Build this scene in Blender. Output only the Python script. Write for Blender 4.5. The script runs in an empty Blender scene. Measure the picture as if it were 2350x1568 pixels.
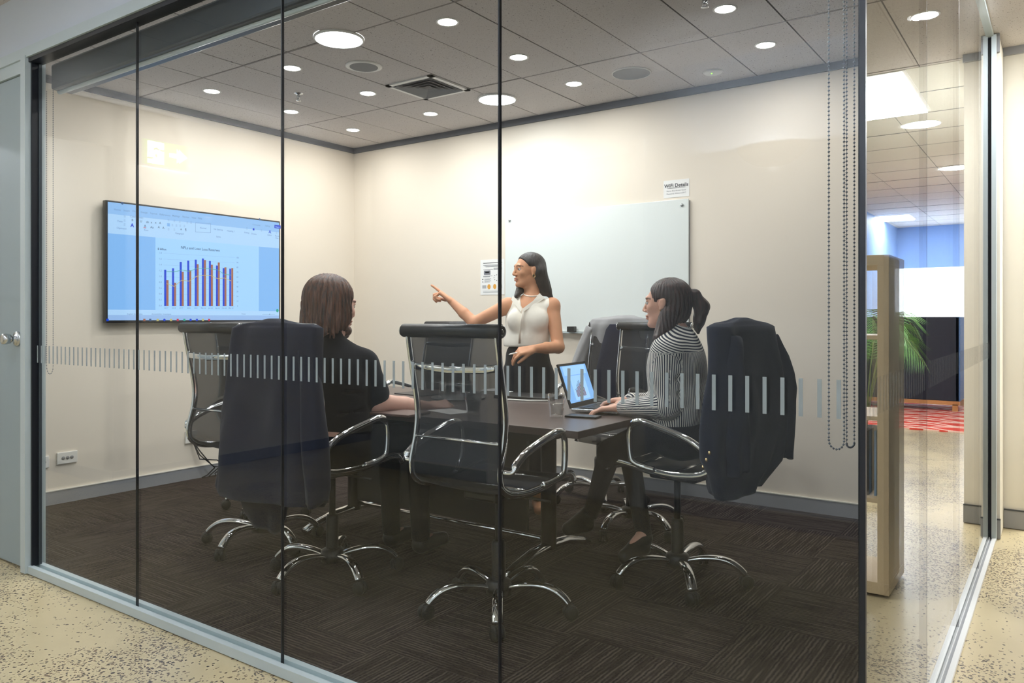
import bpy, bmesh, math, random
import numpy as np
from mathutils import Vector, Matrix
random.seed(7)
PI = math.pi
# ------------------------------------------------------------------ camera
F_PX, V0, YAW, U0, CH = 1793.394, 731.127, 0.6156, 1175.0, 1.18
scn = bpy.context.scene
COL = scn.collection
cam_d = bpy.data.cameras.new('camera'); cam = bpy.data.objects.new('camera', cam_d); COL.objects.link(cam)
cam.location = (0, 0, CH); cam.rotation_euler = (PI/2, 0, YAW)
cam_d.sensor_fit = 'HORIZONTAL'; cam_d.sensor_width = 36.0; cam_d.lens = 36.0*F_PX/2350
cam_d.shift_y = -(784-V0)/2350; cam_d.clip_start = 0.02
scn.camera = cam
# ------------------------------------------------------------------ world and exposure
scn.view_settings.view_transform = 'Standard'; scn.view_settings.look = 'None'
scn.view_settings.gamma = 1; scn.view_settings.use_curve_mapping = False
scn.view_settings.exposure = 0.0
w = bpy.data.worlds.new('world'); scn.world = w; w.use_nodes = True
w.node_tree.nodes['Background'].inputs[0].default_value = (0.75, 0.85, 1.0, 1)
w.node_tree.nodes['Background'].inputs[1].default_value = 0.6
P_DOWN = 5.1      # watts of one small downlight in the meeting room
P_HALL = 13.0      # watts of one corridor downlight
P_OFF = 60.0       # watts of one office light panel

# room dimensions (metres)
YG, XS, YB, XL, H = 1.6913, -0.331, 4.9206, -5.221, 2.7067
ZG = 2.376                                  # head of the front glazing
YC = -1.08                                  # corridor wall behind the camera
XR = -5.52                                  # wall of the corridor recess
fw = np.array([-math.sin(YAW), math.cos(YAW), 0.0]); rt = np.array([math.cos(YAW), math.sin(YAW), 0.0])
UP = np.array([0, 0, 1.0])
def onT(u, v, t): return fw*t + rt*((u-U0)/F_PX*t) + UP*(CH-(v-V0)/F_PX*t)
def onY(u, v, Y): d = fw+rt*((u-U0)/F_PX); return onT(u, v, Y/d[1])
def onX(u, v, X): d = fw+rt*((u-U0)/F_PX); return onT(u, v, X/d[0])
def onZ(u, v, z): return onT(u, v, (CH-z)*F_PX/(v-V0))

# ------------------------------------------------------------------ materials
M = {}
def srgb(r, g, b):
    f = lambda c: (c/255/12.92) if c/255 <= .04045 else ((c/255+.055)/1.055)**2.4
    return (f(r), f(g), f(b), 1)
def mat(name, col=(.5, .5, .5, 1), rough=.6, metal=0., spec=.5, emit=None, es=0., alpha=None):
    m = bpy.data.materials.new(name); m.use_nodes = True; M[name] = m
    b = m.node_tree.nodes['Principled BSDF']
    b.inputs['Base Color'].default_value = col; b.inputs['Roughness'].default_value = rough
    b.inputs['Metallic'].default_value = metal; b.inputs['Specular IOR Level'].default_value = spec
    if emit: b.inputs['Emission Color'].default_value = emit; b.inputs['Emission Strength'].default_value = es
    return m
def N(m, t, **k):
    n = m.node_tree.nodes.new(t)
    for a, b in k.items(): setattr(n, a, b)
    return n
def L(m, a, b): m.node_tree.links.new(a, b)
def bsdf(m): return m.node_tree.nodes['Principled BSDF']
def math_(m, op, a, b=None, clamp=False):
    n = N(m, 'ShaderNodeMath', operation=op); n.use_clamp = clamp
    for i, v in enumerate((a, b)):
        if v is None: continue
        if isinstance(v, (int, float)): n.inputs[i].default_value = v
        else: L(m, v, n.inputs[i])
    return n.outputs[0]
def mixc(m, fac, a, b):
    n = N(m, 'ShaderNodeMix', data_type='RGBA')
    for s, v in ((n.inputs[0], fac), (n.inputs[6], a), (n.inputs[7], b)):
        if isinstance(v, (tuple, float, int)): s.default_value = v
        else: L(m, v, s)
    return n.outputs[2]
def noise(m, scale, detail=3, vec=None, rough=.5):
    n = N(m, 'ShaderNodeTexNoise'); n.inputs['Scale'].default_value = scale; n.inputs['Detail'].default_value = detail
    n.inputs['Roughness'].default_value = rough
    if vec is not None: L(m, vec, n.inputs['Vector'])
    return n.outputs['Fac']
def ramp(m, fac, stops):
    n = N(m, 'ShaderNodeValToRGB'); e = n.color_ramp.elements
    while len(e) < len(stops): e.new(.5)
    for i, (p, c) in enumerate(stops): e[i].position = p; e[i].color = c
    L(m, fac, n.inputs[0]); return n.outputs[0]
def pos(m): return N(m, 'ShaderNodeNewGeometry').outputs['Position']
def objc(m): return N(m, 'ShaderNodeTexCoord').outputs['Object']
def bump(m, h, dist=.001, strength=.6):
    n = N(m, 'ShaderNodeBump'); n.inputs['Distance'].default_value = dist; n.inputs['Strength'].default_value = strength
    L(m, h, n.inputs['Height']); L(m, n.outputs[0], bsdf(m).inputs['Normal'])

m = mat('wall_beige', srgb(233, 220, 200), .75, spec=.25)
n_ = noise(m, 1.2, 2, pos(m)); L(m, mixc(m, n_, srgb(228, 218, 203), srgb(234, 225, 211)), bsdf(m).inputs['Base Color'])
bump(m, noise(m, 220, 2, pos(m)), .0004, .25)
m = mat('wall_white', srgb(232, 228, 216), .7, spec=.25); bump(m, noise(m, 200, 2, pos(m)), .0004, .25)
m = mat('wall_cool', srgb(205, 212, 222), .7, spec=.25); bump(m, noise(m, 200, 2, pos(m)), .0004, .25)
mat('wall_blue', srgb(150, 185, 235), .6)
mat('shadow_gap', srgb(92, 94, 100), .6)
mat('skirting', srgb(150, 152, 156), .35)
mat('skirting_cap', srgb(225, 222, 212), .4)
mat('skirting_dark', srgb(60, 64, 70), .4)
mat('alu', srgb(190, 202, 206), .35, .0, .5)
mat('alu_dark', srgb(52, 60, 68), .35, .3)
mat('alu_white', srgb(228, 230, 228), .35)
mat('black_gasket', srgb(14, 18, 28), .4)
m = mat('door_paint', srgb(150, 164, 170), .45, .0); bump(m, noise(m, 300, 2, pos(m)), .0002, .2)
mat('chrome', (.78, .8, .82, 1), .07, 1.0)
mat('chrome_brushed', (.6, .62, .64, 1), .25, 1.0)
mat('black_plastic', srgb(24, 24, 27), .4)
mat('black_rubber', srgb(20, 20, 22), .6)
# ceiling tile: pale mineral fibre with dark fissures
def tile_mat(name, c0, speck):
    m = mat(name, c0, .9, spec=.1); p = pos(m)
    mp = N(m, 'ShaderNodeMapping'); mp.inputs['Scale'].default_value = (1, 1.0, 1); L(m, p, mp.inputs[0])
    a = noise(m, 85, 2, mp.outputs[0], .6); f = ramp(m, a, [(.29, (1, 1, 1, 1)), (.36, (0, 0, 0, 1))])
    b = noise(m, 330, 1, mp.outputs[0]); g = ramp(m, b, [(.3, (1, 1, 1, 1)), (.42, (0, 0, 0, 1))])
    s = math_(m, 'MAXIMUM', f, math_(m, 'MULTIPLY', g, .45))
    L(m, mixc(m, s, c0, speck), bsdf(m).inputs['Base Color']); return m
tile_mat('ceiling_tile', srgb(205, 200, 198), srgb(96, 90, 88))
tile_mat('ceiling_tile_white', srgb(226, 226, 222), srgb(196, 194, 190))
mat('ceiling_grid', srgb(118, 112, 110), .6)
mat('ceiling_joint', srgb(66, 62, 60), .8)
# polished concrete with patches of exposed aggregate
m = mat('concrete', srgb(205, 186, 142), .28, spec=.45); p = pos(m)
big = noise(m, 1.6, 4, p); cl = ramp(m, big, [(.42, (0, 0, 0, 1)), (.54, (1, 1, 1, 1))])
tone = mixc(m, noise(m, 2.3, 4, p), srgb(186, 172, 136), srgb(216, 200, 162))
vo = N(m, 'ShaderNodeTexVoronoi', feature='F1'); vo.inputs['Scale'].default_value = 95; vo.inputs['Randomness'].default_value = 1
wv = N(m, 'ShaderNodeVectorMath', operation='MULTIPLY_ADD'); 
nz = N(m, 'ShaderNodeTexNoise'); nz.inputs['Scale'].default_value = 30; L(m, p, nz.inputs['Vector'])
L(m, nz.outputs['Color'], wv.inputs[0]); wv.inputs[1].default_value = (.03, .03, .03); L(m, p, wv.inputs[2]); L(m, wv.outputs[0], vo.inputs['Vector'])
sepc = N(m, 'ShaderNodeSeparateColor'); L(m, vo.outputs['Color'], sepc.inputs[0])
thr = math_(m, 'ADD', math_(m, 'MULTIPLY', cl, .74), .07)
isst = math_(m, 'LESS_THAN', sepc.outputs[0], thr)
core = math_(m, 'LESS_THAN', vo.outputs['Distance'], .44)
st = math_(m, 'MULTIPLY', isst, core)
stc = ramp(m, sepc.outputs[1], [(0, srgb(50, 46, 50)), (.35, srgb(78, 68, 62)), (.6, srgb(112, 96, 78)), (.85, srgb(136, 116, 92)), (1, srgb(66, 66, 76))])
fine = math_(m, 'MULTIPLY', ramp(m, noise(m, 260, 2, p), [(.33, (1, 1, 1, 1)), (.4, (0, 0, 0, 1))]), math_(m, 'MULTIPLY', cl, .7))
base = mixc(m, fine, tone, srgb(120, 106, 84))
L(m, mixc(m, st, base, stc), bsdf(m).inputs['Base Color'])
# ribbed carpet tiles laid quarter-turned
m = mat('carpet', srgb(48, 42, 42), .95, spec=.1); p = pos(m)
sx = N(m, 'ShaderNodeSeparateXYZ'); L(m, p, sx.inputs[0])
cx = math_(m, 'FLOOR', math_(m, 'DIVIDE', sx.outputs[0], .5)); cy = math_(m, 'FLOOR', math_(m, 'DIVIDE', sx.outputs[1], .5))
ck = math_(m, 'ABSOLUTE', math_(m, 'MODULO', math_(m, 'ADD', cx, cy), 2))
wob = math_(m, 'MULTIPLY', noise(m, 30, 2, p), .012)
ax = math_(m, 'SINE', math_(m, 'MULTIPLY', math_(m, 'ADD', sx.outputs[0], wob), 420))
ay = math_(m, 'SINE', math_(m, 'MULTIPLY', math_(m, 'ADD', sx.outputs[1], wob), 420))
rib = math_(m, 'ADD', math_(m, 'MULTIPLY', ax, ck), math_(m, 'MULTIPLY', ay, math_(m, 'SUBTRACT', 1, ck)))
rr = math_(m, 'ADD', math_(m, 'MULTIPLY', rib, .5), .5)
mpx = N(m, 'ShaderNodeMapping'); mpx.inputs['Scale'].default_value = (4, 60, 1); L(m, p, mpx.inputs[0])
mpy = N(m, 'ShaderNodeMapping'); mpy.inputs['Scale'].default_value = (60, 4, 1); L(m, p, mpy.inputs[0])
strk = math_(m, 'ADD', math_(m, 'MULTIPLY', noise(m, 1, 2, mpy.outputs[0]), ck), math_(m, 'MULTIPLY', noise(m, 1, 2, mpx.outputs[0]), math_(m, 'SUBTRACT', 1, ck)))
c1 = mixc(m, rr, srgb(24, 20, 21), srgb(84, 74, 70))
c2 = mixc(m, ramp(m, strk, [(.4, (0, 0, 0, 1)), (.62, (1, 1, 1, 1))]), c1, srgb(38, 30, 30))
L(m, c2, bsdf(m).inputs['Base Color']); bump(m, rr, .002, .5)
# clear glass: Schlick reflection on each face, straight transmission
def glass_mat(name, tint, boost=1.0, base=.043, power=5.0):
    m = bpy.data.materials.new(name); m.use_nodes = True; M[name] = m; m.node_tree.nodes.clear()
    o = N(m, 'ShaderNodeOutputMaterial'); lw = N(m, 'ShaderNodeLayerWeight'); lw.inputs[0].default_value = .5
    pw = math_(m, 'POWER', lw.outputs['Facing'], power)
    fr = math_(m, 'MULTIPLY', math_(m, 'ADD', math_(m, 'MULTIPLY', pw, .96), base), boost, True)
    tr = N(m, 'ShaderNodeBsdfTransparent'); tr.inputs[0].default_value = tint
    gl = N(m, 'ShaderNodeBsdfGlossy'); gl.inputs['Roughness'].default_value = 0; gl.inputs['Color'].default_value = (1, 1, 1, 1)
    mx = N(m, 'ShaderNodeMixShader'); L(m, fr, mx.inputs[0]); L(m, tr.outputs[0], mx.inputs[1]); L(m, gl.outputs[0], mx.inputs[2])
    L(m, mx.outputs[0], o.inputs[0]); return m
glass_mat('glass', (.97, .985, .98, 1), base=.027, power=6.2)      # low-reflection front glass
glass_mat('glass_film', (.9, .92, .92, 1))
glass_mat('drink_glass', (.985, .99, .99, 1), 1.4, .05, 2.6)
def part_clear(name, col, fac, rough=.5, spec=.3):
    m = mat(name, col, rough, spec=spec); nt = m.node_tree; o = nt.nodes['Material Output']
    tr = N(m, 'ShaderNodeBsdfTransparent'); mx = N(m, 'ShaderNodeMixShader'); mx.inputs[0].default_value = fac
    L(m, tr.outputs[0], mx.inputs[1]); L(m, bsdf(m).outputs[0], mx.inputs[2]); L(m, mx.outputs[0], o.inputs[0]); return m
part_clear('frost_side', srgb(120, 124, 126), .10, .6)
part_clear('frost', srgb(158, 168, 172), .78, .6)
part_clear('chair_mesh', srgb(34, 36, 42), .86, .7)
part_clear('screen_blind', srgb(26, 26, 28), .93, .8)
mat('whiteboard', srgb(226, 232, 230), .22, spec=.4)
mat('paper', srgb(236, 236, 234), .7)
mat('ink', srgb(40, 40, 46), .7); mat('ink_grey', srgb(120, 122, 130), .7); mat('ink_orange', srgb(222, 160, 60), .7)
m = mat('table_top', srgb(92, 78, 74), .32, spec=.5); p = pos(m)
mp = N(m, 'ShaderNodeMapping'); mp.inputs['Scale'].default_value = (3, 60, 1); L(m, p, mp.inputs[0])
L(m, mixc(m, noise(m, 1, 4, mp.outputs[0]), srgb(70, 58, 56), srgb(96, 82, 78)), bsdf(m).inputs['Base Color'])
mat('table_dark', srgb(34, 32, 36), .4)
def cloth(name, c0, c1, sc=400, rough=.95):
    m = mat(name, c0, rough, spec=.15); o = objc(m)
    L(m, mixc(m, noise(m, sc, 2, o), c0, c1), bsdf(m).inputs['Base Color']); bump(m, noise(m, 25, 3, o), .004, .35)
    try: bsdf(m).inputs['Sheen Weight'].default_value = .08
    except Exception: pass
    return m
cloth('navy_wool', srgb(17, 22, 40), srgb(25, 31, 52))
cloth('black_cotton', srgb(13, 15, 22), srgb(21, 23, 32))
cloth('black_skirt', srgb(13, 16, 24), srgb(20, 23, 32))
cloth('dark_trouser', srgb(14, 16, 24), srgb(22, 24, 34))
cloth('grey_wool', srgb(142, 142, 144), srgb(170, 170, 172))
cloth('cream_silk', srgb(240, 234, 222), srgb(246, 241, 230), 60, .6)
m = mat('striped_cotton', (1, 1, 1, 1), .85, spec=.2)
at = N(m, 'ShaderNodeAttribute', attribute_name='stripe')
sn = math_(m, 'SINE', math_(m, 'MULTIPLY', at.outputs['Fac'], 2*PI/.0095))
L(m, mixc(m, ramp(m, math_(m, 'ADD', math_(m, 'MULTIPLY', sn, .5), .5), [(.4, (0, 0, 0, 1)), (.6, (1, 1, 1, 1))]), srgb(42, 48, 66), srgb(238, 234, 226)), bsdf(m).inputs['Base Color'])
bump(m, noise(m, 22, 3, objc(m)), .006, .4)
def skin(name, c):
    m = mat(name, c, .5, spec=.35)
    a = N(m, 'ShaderNodeAttribute', attribute_name='lip'); b = N(m, 'ShaderNodeAttribute', attribute_name='brow')
    x = mixc(m, noise(m, 18, 3, objc(m)), c, (c[0]*.86, c[1]*.8, c[2]*.78, 1))
    x = mixc(m, a.outputs['Fac'], x, srgb(170, 84, 82)); x = mixc(m, b.outputs['Fac'], x, srgb(52, 38, 34))
    L(m, x, bsdf(m).inputs['Base Color'])
    bsdf(m).inputs['Subsurface Weight'].default_value = .08; bsdf(m).inputs['Subsurface Radius'].default_value = (.01, .004, .002)
    return m
skin('skin_tan', srgb(214, 158, 122)); skin('skin_pale', srgb(226, 182, 164)); skin('skin_pink', srgb(224, 176, 154))
def hair(name, c0, c1):
    m = mat(name, c0, .42, spec=.5); o = objc(m)
    mp = N(m, 'ShaderNodeMapping'); mp.inputs['Scale'].default_value = (110, 110, 7); L(m, o, mp.inputs[0])
    f = noise(m, 1, 4, mp.outputs[0], .65); L(m, mixc(m, ramp(m, f, [(.36, (0, 0, 0, 1)), (.66, (1, 1, 1, 1))]), c0, c1), bsdf(m).inputs['Base Color']); bump(m, f, .004, .8)
    return m
hair('hair_dark', srgb(20, 18, 20), srgb(48, 42, 44)); hair('hair_brown', srgb(30, 20, 20), srgb(74, 50, 44)); hair('hair_auburn', srgb(34, 20, 18), srgb(110, 66, 44))
mat('eye_white', srgb(205, 196, 190), .35); mat('iris', srgb(40, 30, 26), .3)
mat('notebook_brown', srgb(96, 70, 62), .6)
mat('gold', (.85, .6, .3, 1), .25, 1.0); mat('pearl', srgb(238, 226, 212), .25)
mat('lamp_glow', (1, 1, 1, 1), .5, emit=(1, .97, .92, 1), es=26)
mat('lamp_glow_cool', (1, 1, 1, 1), .5, emit=(.93, .97, 1, 1), es=12)
mat('window_glow', (1, 1, 1, 1), .5, emit=(.93, .97, 1, 1), es=5.0)
mat('white_metal', srgb(232, 232, 230), .4); mat('grille_grey', srgb(128, 130, 134), .7); mat('vent_dark', srgb(96, 96, 100), .7)
mat('plastic_white', srgb(232, 230, 224), .4); mat('green_led', srgb(120, 230, 60), .5, emit=srgb(120, 230, 60), es=3)
mat('plaster', srgb(236, 226, 214), .7)
m = mat('shelf_oak', srgb(206, 184, 148), .45); o = pos(m)
mp = N(m, 'ShaderNodeMapping'); mp.inputs['Scale'].default_value = (60, 60, 3); L(m, o, mp.inputs[0])
L(m, mixc(m, noise(m, 1, 3, mp.outputs[0]), srgb(198, 174, 138), srgb(218, 198, 162)), bsdf(m).inputs['Base Color'])
mat('palm_green', srgb(84, 128, 62), .5); mat('palm_stem', srgb(98, 112, 60), .6); mat('pot_dark', srgb(60, 56, 54), .6)
mat('felt_navy', srgb(44, 50, 64), .9); mat('felt_blue', srgb(60, 110, 170), .9); mat('leg_oak', srgb(206, 150, 92), .5)
# red rug with looping cream lines
m = mat('rug_red', srgb(214, 60, 44), .95); p = pos(m)
sx = N(m, 'ShaderNodeSeparateXYZ'); L(m, p, sx.inputs[0]); acc = None
for k, (fx, fy, am) in enumerate(((2.2, 5.1, .16), (-2.6, 5.1, .2), (3.4, 4.1, .13))):
    s_ = math_(m, 'MULTIPLY', math_(m, 'SINE', math_(m, 'MULTIPLY', sx.outputs[0], fx*2)), am)
    q = math_(m, 'ABSOLUTE', math_(m, 'SUBTRACT', math_(m, 'FRACT', math_(m, 'MULTIPLY', math_(m, 'ADD', sx.outputs[1], s_), 2.4)), .5))
    l = math_(m, 'LESS_THAN', q, .07); acc = l if acc is None else math_(m, 'MAXIMUM', acc, l)
L(m, mixc(m, acc, srgb(216, 62, 44), srgb(242, 206, 190)), bsdf(m).inputs['Base Color'])
def em(name, r, g, b, s=1.12): return mat(name, (0, 0, 0, 1), .3, emit=srgb(r, g, b), es=s)
em('scr_bg', 128, 182, 240); em('scr_page', 160, 208, 252); em('scr_ribbon', 172, 210, 248); em('scr_title', 142, 188, 238)
em('scr_blue', 0, 62, 205); em('scr_orange', 158, 98, 78); em('scr_green', 70, 165, 150); em('scr_yellow', 190, 180, 110)
em('scr_text', 52, 84, 130); em('scr_grey', 112, 150, 200); em('scr_task', 148, 184, 232); em('scr_red', 190, 40, 70); em('scr_teal', 30, 160, 140)
mat('exit_green', srgb(60, 130, 50), .4, emit=srgb(150, 190, 70), es=2.5); mat('exit_white', (1, 1, 1, 1), .4, emit=(1, 1, 1, 1), es=10.0)

# ------------------------------------------------------------------ mesh helpers
class MB:
    def __init__(s): s.v = []; s.f = []; s.mi = []; s.sm = []
    def add(s, vs, fs, mi=0, sm=False):
        o = len(s.v); s.v += [tuple(map(float, q)) for q in vs]
        for f in fs: s.f.append(tuple(i+o for i in f)); s.mi.append(mi); s.sm.append(sm)
    def box(s, a, b, mi=0, R=None, c=(0, 0, 0)):
        x0, y0, z0 = a; x1, y1, z1 = b
        vs = [(x0, y0, z0), (x1, y0, z0), (x1, y1, z0), (x0, y1, z0), (x0, y0, z1), (x1, y0, z1), (x1, y1, z1), (x0, y1, z1)]
        if R is not None: vs = [R @ Vector(q) + Vector(c) for q in vs]
        s.add(vs, [(0, 3, 2, 1), (4, 5, 6, 7), (0, 1, 5, 4), (1, 2, 6, 5), (2, 3, 7, 6), (3, 0, 4, 7)], mi)
    def bbox(s, a, b, r=.004, mi=0):
        # box with chamfered edges
        bm = bmesh.new(); bmesh.ops.create_cube(bm, size=1)
        for v in bm.verts: v.co = Vector(((a[i]+b[i])/2 + v.co[i]*(b[i]-a[i]) for i in range(3)))
        bmesh.ops.bevel(bm, geom=bm.edges[:], offset=r, segments=2, affect='EDGES', profile=.5)
        bm.verts.index_update(); s.add([v.co for v in bm.verts], [[v.index for v in f.verts] for f in bm.faces], mi); bm.free()
    def tube(s, pts, r, n=10, mi=0, sq=None, closed=False, upv=None):
        # swept tube; r number or list; sq=(a,b) gives elliptical section scaled by a and b
        P = [Vector(q) for q in pts]; m_ = len(P); R = r if isinstance(r, (list, tuple)) else [r]*m_
        up0 = Vector(upv) if upv is not None else None; prev = None; rings = []
        for i in range(m_):
            if closed: d = P[(i+1) % m_]-P[i-1]
            else: d = P[min(i+1, m_-1)]-P[max(i-1, 0)]
            d.normalize()
            if up0 is not None: a = up0 - d*up0.dot(d)
            elif prev is None:
                a = Vector((0, 0, 1)) if abs(d.z) < .9 else Vector((1, 0, 0)); a = a-d*a.dot(d)
            else: a = prev-d*prev.dot(d)
            a.normalize(); prev = a; b = d.cross(a); sa, sb = sq if sq else (1, 1)
            rings.append([P[i]+a*(math.cos(2*PI*k/n)*R[i]*sa)+b*(math.sin(2*PI*k/n)*R[i]*sb) for k in range(n)])
        vs = [q for g in rings for q in g]; fs = []
        for i in range(m_ if closed else m_-1):
            j = (i+1) % m_
            for k in range(n): fs.append((i*n+k, i*n+(k+1) % n, j*n+(k+1) % n, j*n+k))
        if not closed: fs += [tuple(range(n-1, -1, -1)), tuple((m_-1)*n+k for k in range(n))]
        s.add(vs, fs, mi, True)
    def lathe(s, prof, n=24, c=(0, 0, 0), mi=0, caps=True, R=None):
        vs = []
        for r, z in prof:
            for k in range(n):
                q = Vector((r*math.cos(2*PI*k/n), r*math.sin(2*PI*k/n), z))
                if R is not None: q = R @ q
                vs.append(q+Vector(c))
        fs = [(i*n+k, i*n+(k+1) % n, (i+1)*n+(k+1) % n, (i+1)*n+k) for i in range(len(prof)-1) for k in range(n)]
        if caps: fs += [tuple(range(n-1, -1, -1)), tuple((len(prof)-1)*n+k for k in range(n))]
        s.add(vs, fs, mi, True)
    def sphere(s, c, r, n=12, mi=0, sc=(1, 1, 1)):
        s_ = [(max(1e-4, r*math.sin(PI*i/n)), -r*math.cos(PI*i/n)) for i in range(n+1)]
        vs = [];
        for rr_, z in s_:
            for k in range(n*2): vs.append((c[0]+rr_*math.cos(PI*k/n)*sc[0], c[1]+rr_*math.sin(PI*k/n)*sc[1], c[2]+z*sc[2]))
        q = n*2
        s.add(vs, [(i*q+k, i*q+(k+1) % q, (i+1)*q+(k+1) % q, (i+1)*q+k) for i in range(n) for k in range(q)], mi, True)
    def build(s, name, mats, parent=None, loc=None, rz=0, bev=0):
        me = bpy.data.meshes.new(name); me.from_pydata(s.v, [], s.f)
        if isinstance(mats, str): mats = [mats]
        for q in mats: me.materials.append(M[q])
        me.polygons.foreach_set('material_index', s.mi); me.polygons.foreach_set('use_smooth', s.sm); me.update()
        o = bpy.data.objects.new(name, me); COL.objects.link(o)
        if parent: o.parent = parent
        if loc is not None: o.location = loc; o.rotation_euler = (0, 0, rz)
        if bev:
            bm = bmesh.new(); bm.from_mesh(me); bmesh.ops.bevel(bm, geom=[e for e in bm.edges if e.calc_face_angle(0) > .8], offset=bev, segments=2, affect='EDGES'); bm.to_mesh(me); bm.free()
        return o
def tag(o, label, cat, group=None):
    o['label'] = label; o['category'] = cat
    if group: o['group'] = group
    return o
def thing(name, label, cat, loc=(0, 0, 0), rz=0, group=None):
    o = bpy.data.objects.new(name, None); COL.objects.link(o); o.location = loc; o.rotation_euler = (0, 0, rz)
    o.empty_display_size = .1
    return tag(o, label, cat, group)
def struct(o, label=None):
    o['kind'] = 'structure'
    if label: o['label'] = label
    return o
def sbox(name, a, b, mt, label=None, parent=None):
    q = MB(); q.box(a, b); o = q.build(name, mt, parent)
    if parent is None: struct(o, label)
    return o
def kids(o): return [c for c in COL.objects if c.parent == o]
def copy_tree(o, parent=None, cache={}):
    c = o.copy(); COL.objects.link(c)
    if parent: c.parent = parent
    for k in kids(o): copy_tree(k, c)
    return c
def text_geo(mb, txt, origin, ex, ey, size, mi=0, align='LEFT', bold=0.):
    cu = bpy.data.curves.new('t', 'FONT'); cu.body = txt; cu.size = size; cu.align_x = align; cu.offset = bold*size
    cu.resolution_u = 2
    o = bpy.data.objects.new('t', cu); COL.objects.link(o)
    dg = bpy.context.evaluated_depsgraph_get(); me = bpy.data.meshes.new_from_object(o.evaluated_get(dg))
    ex = Vector(ex); ey = Vector(ey); og = Vector(origin)
    vs = [og+ex*v.co.x+ey*v.co.y for v in me.vertices]
    mb.add(vs, [tuple(f.vertices) for f in me.polygons], mi)
    bpy.data.objects.remove(o); bpy.data.meshes.remove(me); bpy.data.curves.remove(cu)

# ------------------------------------------------------------------ signed-distance modelling for figures and cloth
def V3(*a): return np.array(a, float)
def nrm(v): v = np.asarray(v, float); return v/np.linalg.norm(v)
def sd_cone(a, b, ra, rb):
    a = np.asarray(a, np.float32); b = np.asarray(b, np.float32); ba = b-a; l2 = float(ba@ba)+1e-9
    def f(P):
        h = np.clip(((P-a)@ba)/l2, 0, 1); return np.linalg.norm(P-a-h[:, None]*ba, axis=1)-(ra+(rb-ra)*h)
    return f
def sd_ell(c, r, B=None):
    c = np.asarray(c, np.float32); r = np.asarray(r, np.float32)
    def f(P):
        q = P-c
        if B is not None: q = q@B          # B columns are the local axes
        k0 = np.linalg.norm(q/r, axis=1); k1 = np.linalg.norm(q/(r*r), axis=1)+1e-9
        return k0*(k0-1)/k1
    return f
def sd_plane(c, n):
    c = np.asarray(c, np.float32); n = nrm(n).astype(np.float32)
    return lambda P: (P-c)@n
def smin(a, b, k):
    if k <= 0: return np.minimum(a, b)
    h = np.clip(.5+.5*(b-a)/k, 0, 1); return b+(a-b)*h-k*h*(1-h)
def field(ops):
    # ops: ('u', k, f) union, ('s', k, f) subtract, ('i', k, f) intersect
    def F(P):
        d = None
        for op, k, f in ops:
            e = f(P)
            if op == 'd': d = d+e; continue
            if d is None: d = e
            elif op == 'u': d = smin(d, e, k)
            elif op == 's': d = -smin(-d, e, k)
            else: d = -smin(-d, -e, k)
        return d
    return F
def strands(c, amp=.0022, fr=34):
    # fine combed grooves around the vertical through c
    c = np.asarray(c, np.float32)
    def g(P):
        q = P-c; a = np.arctan2(q[:, 1], q[:, 0]); z = q[:, 2]
        return amp*(np.sin(a*fr+14*z+2*np.sin(z*30+a*3))+.7*np.sin(a*fr*2.3-22*z))
    return g
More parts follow.
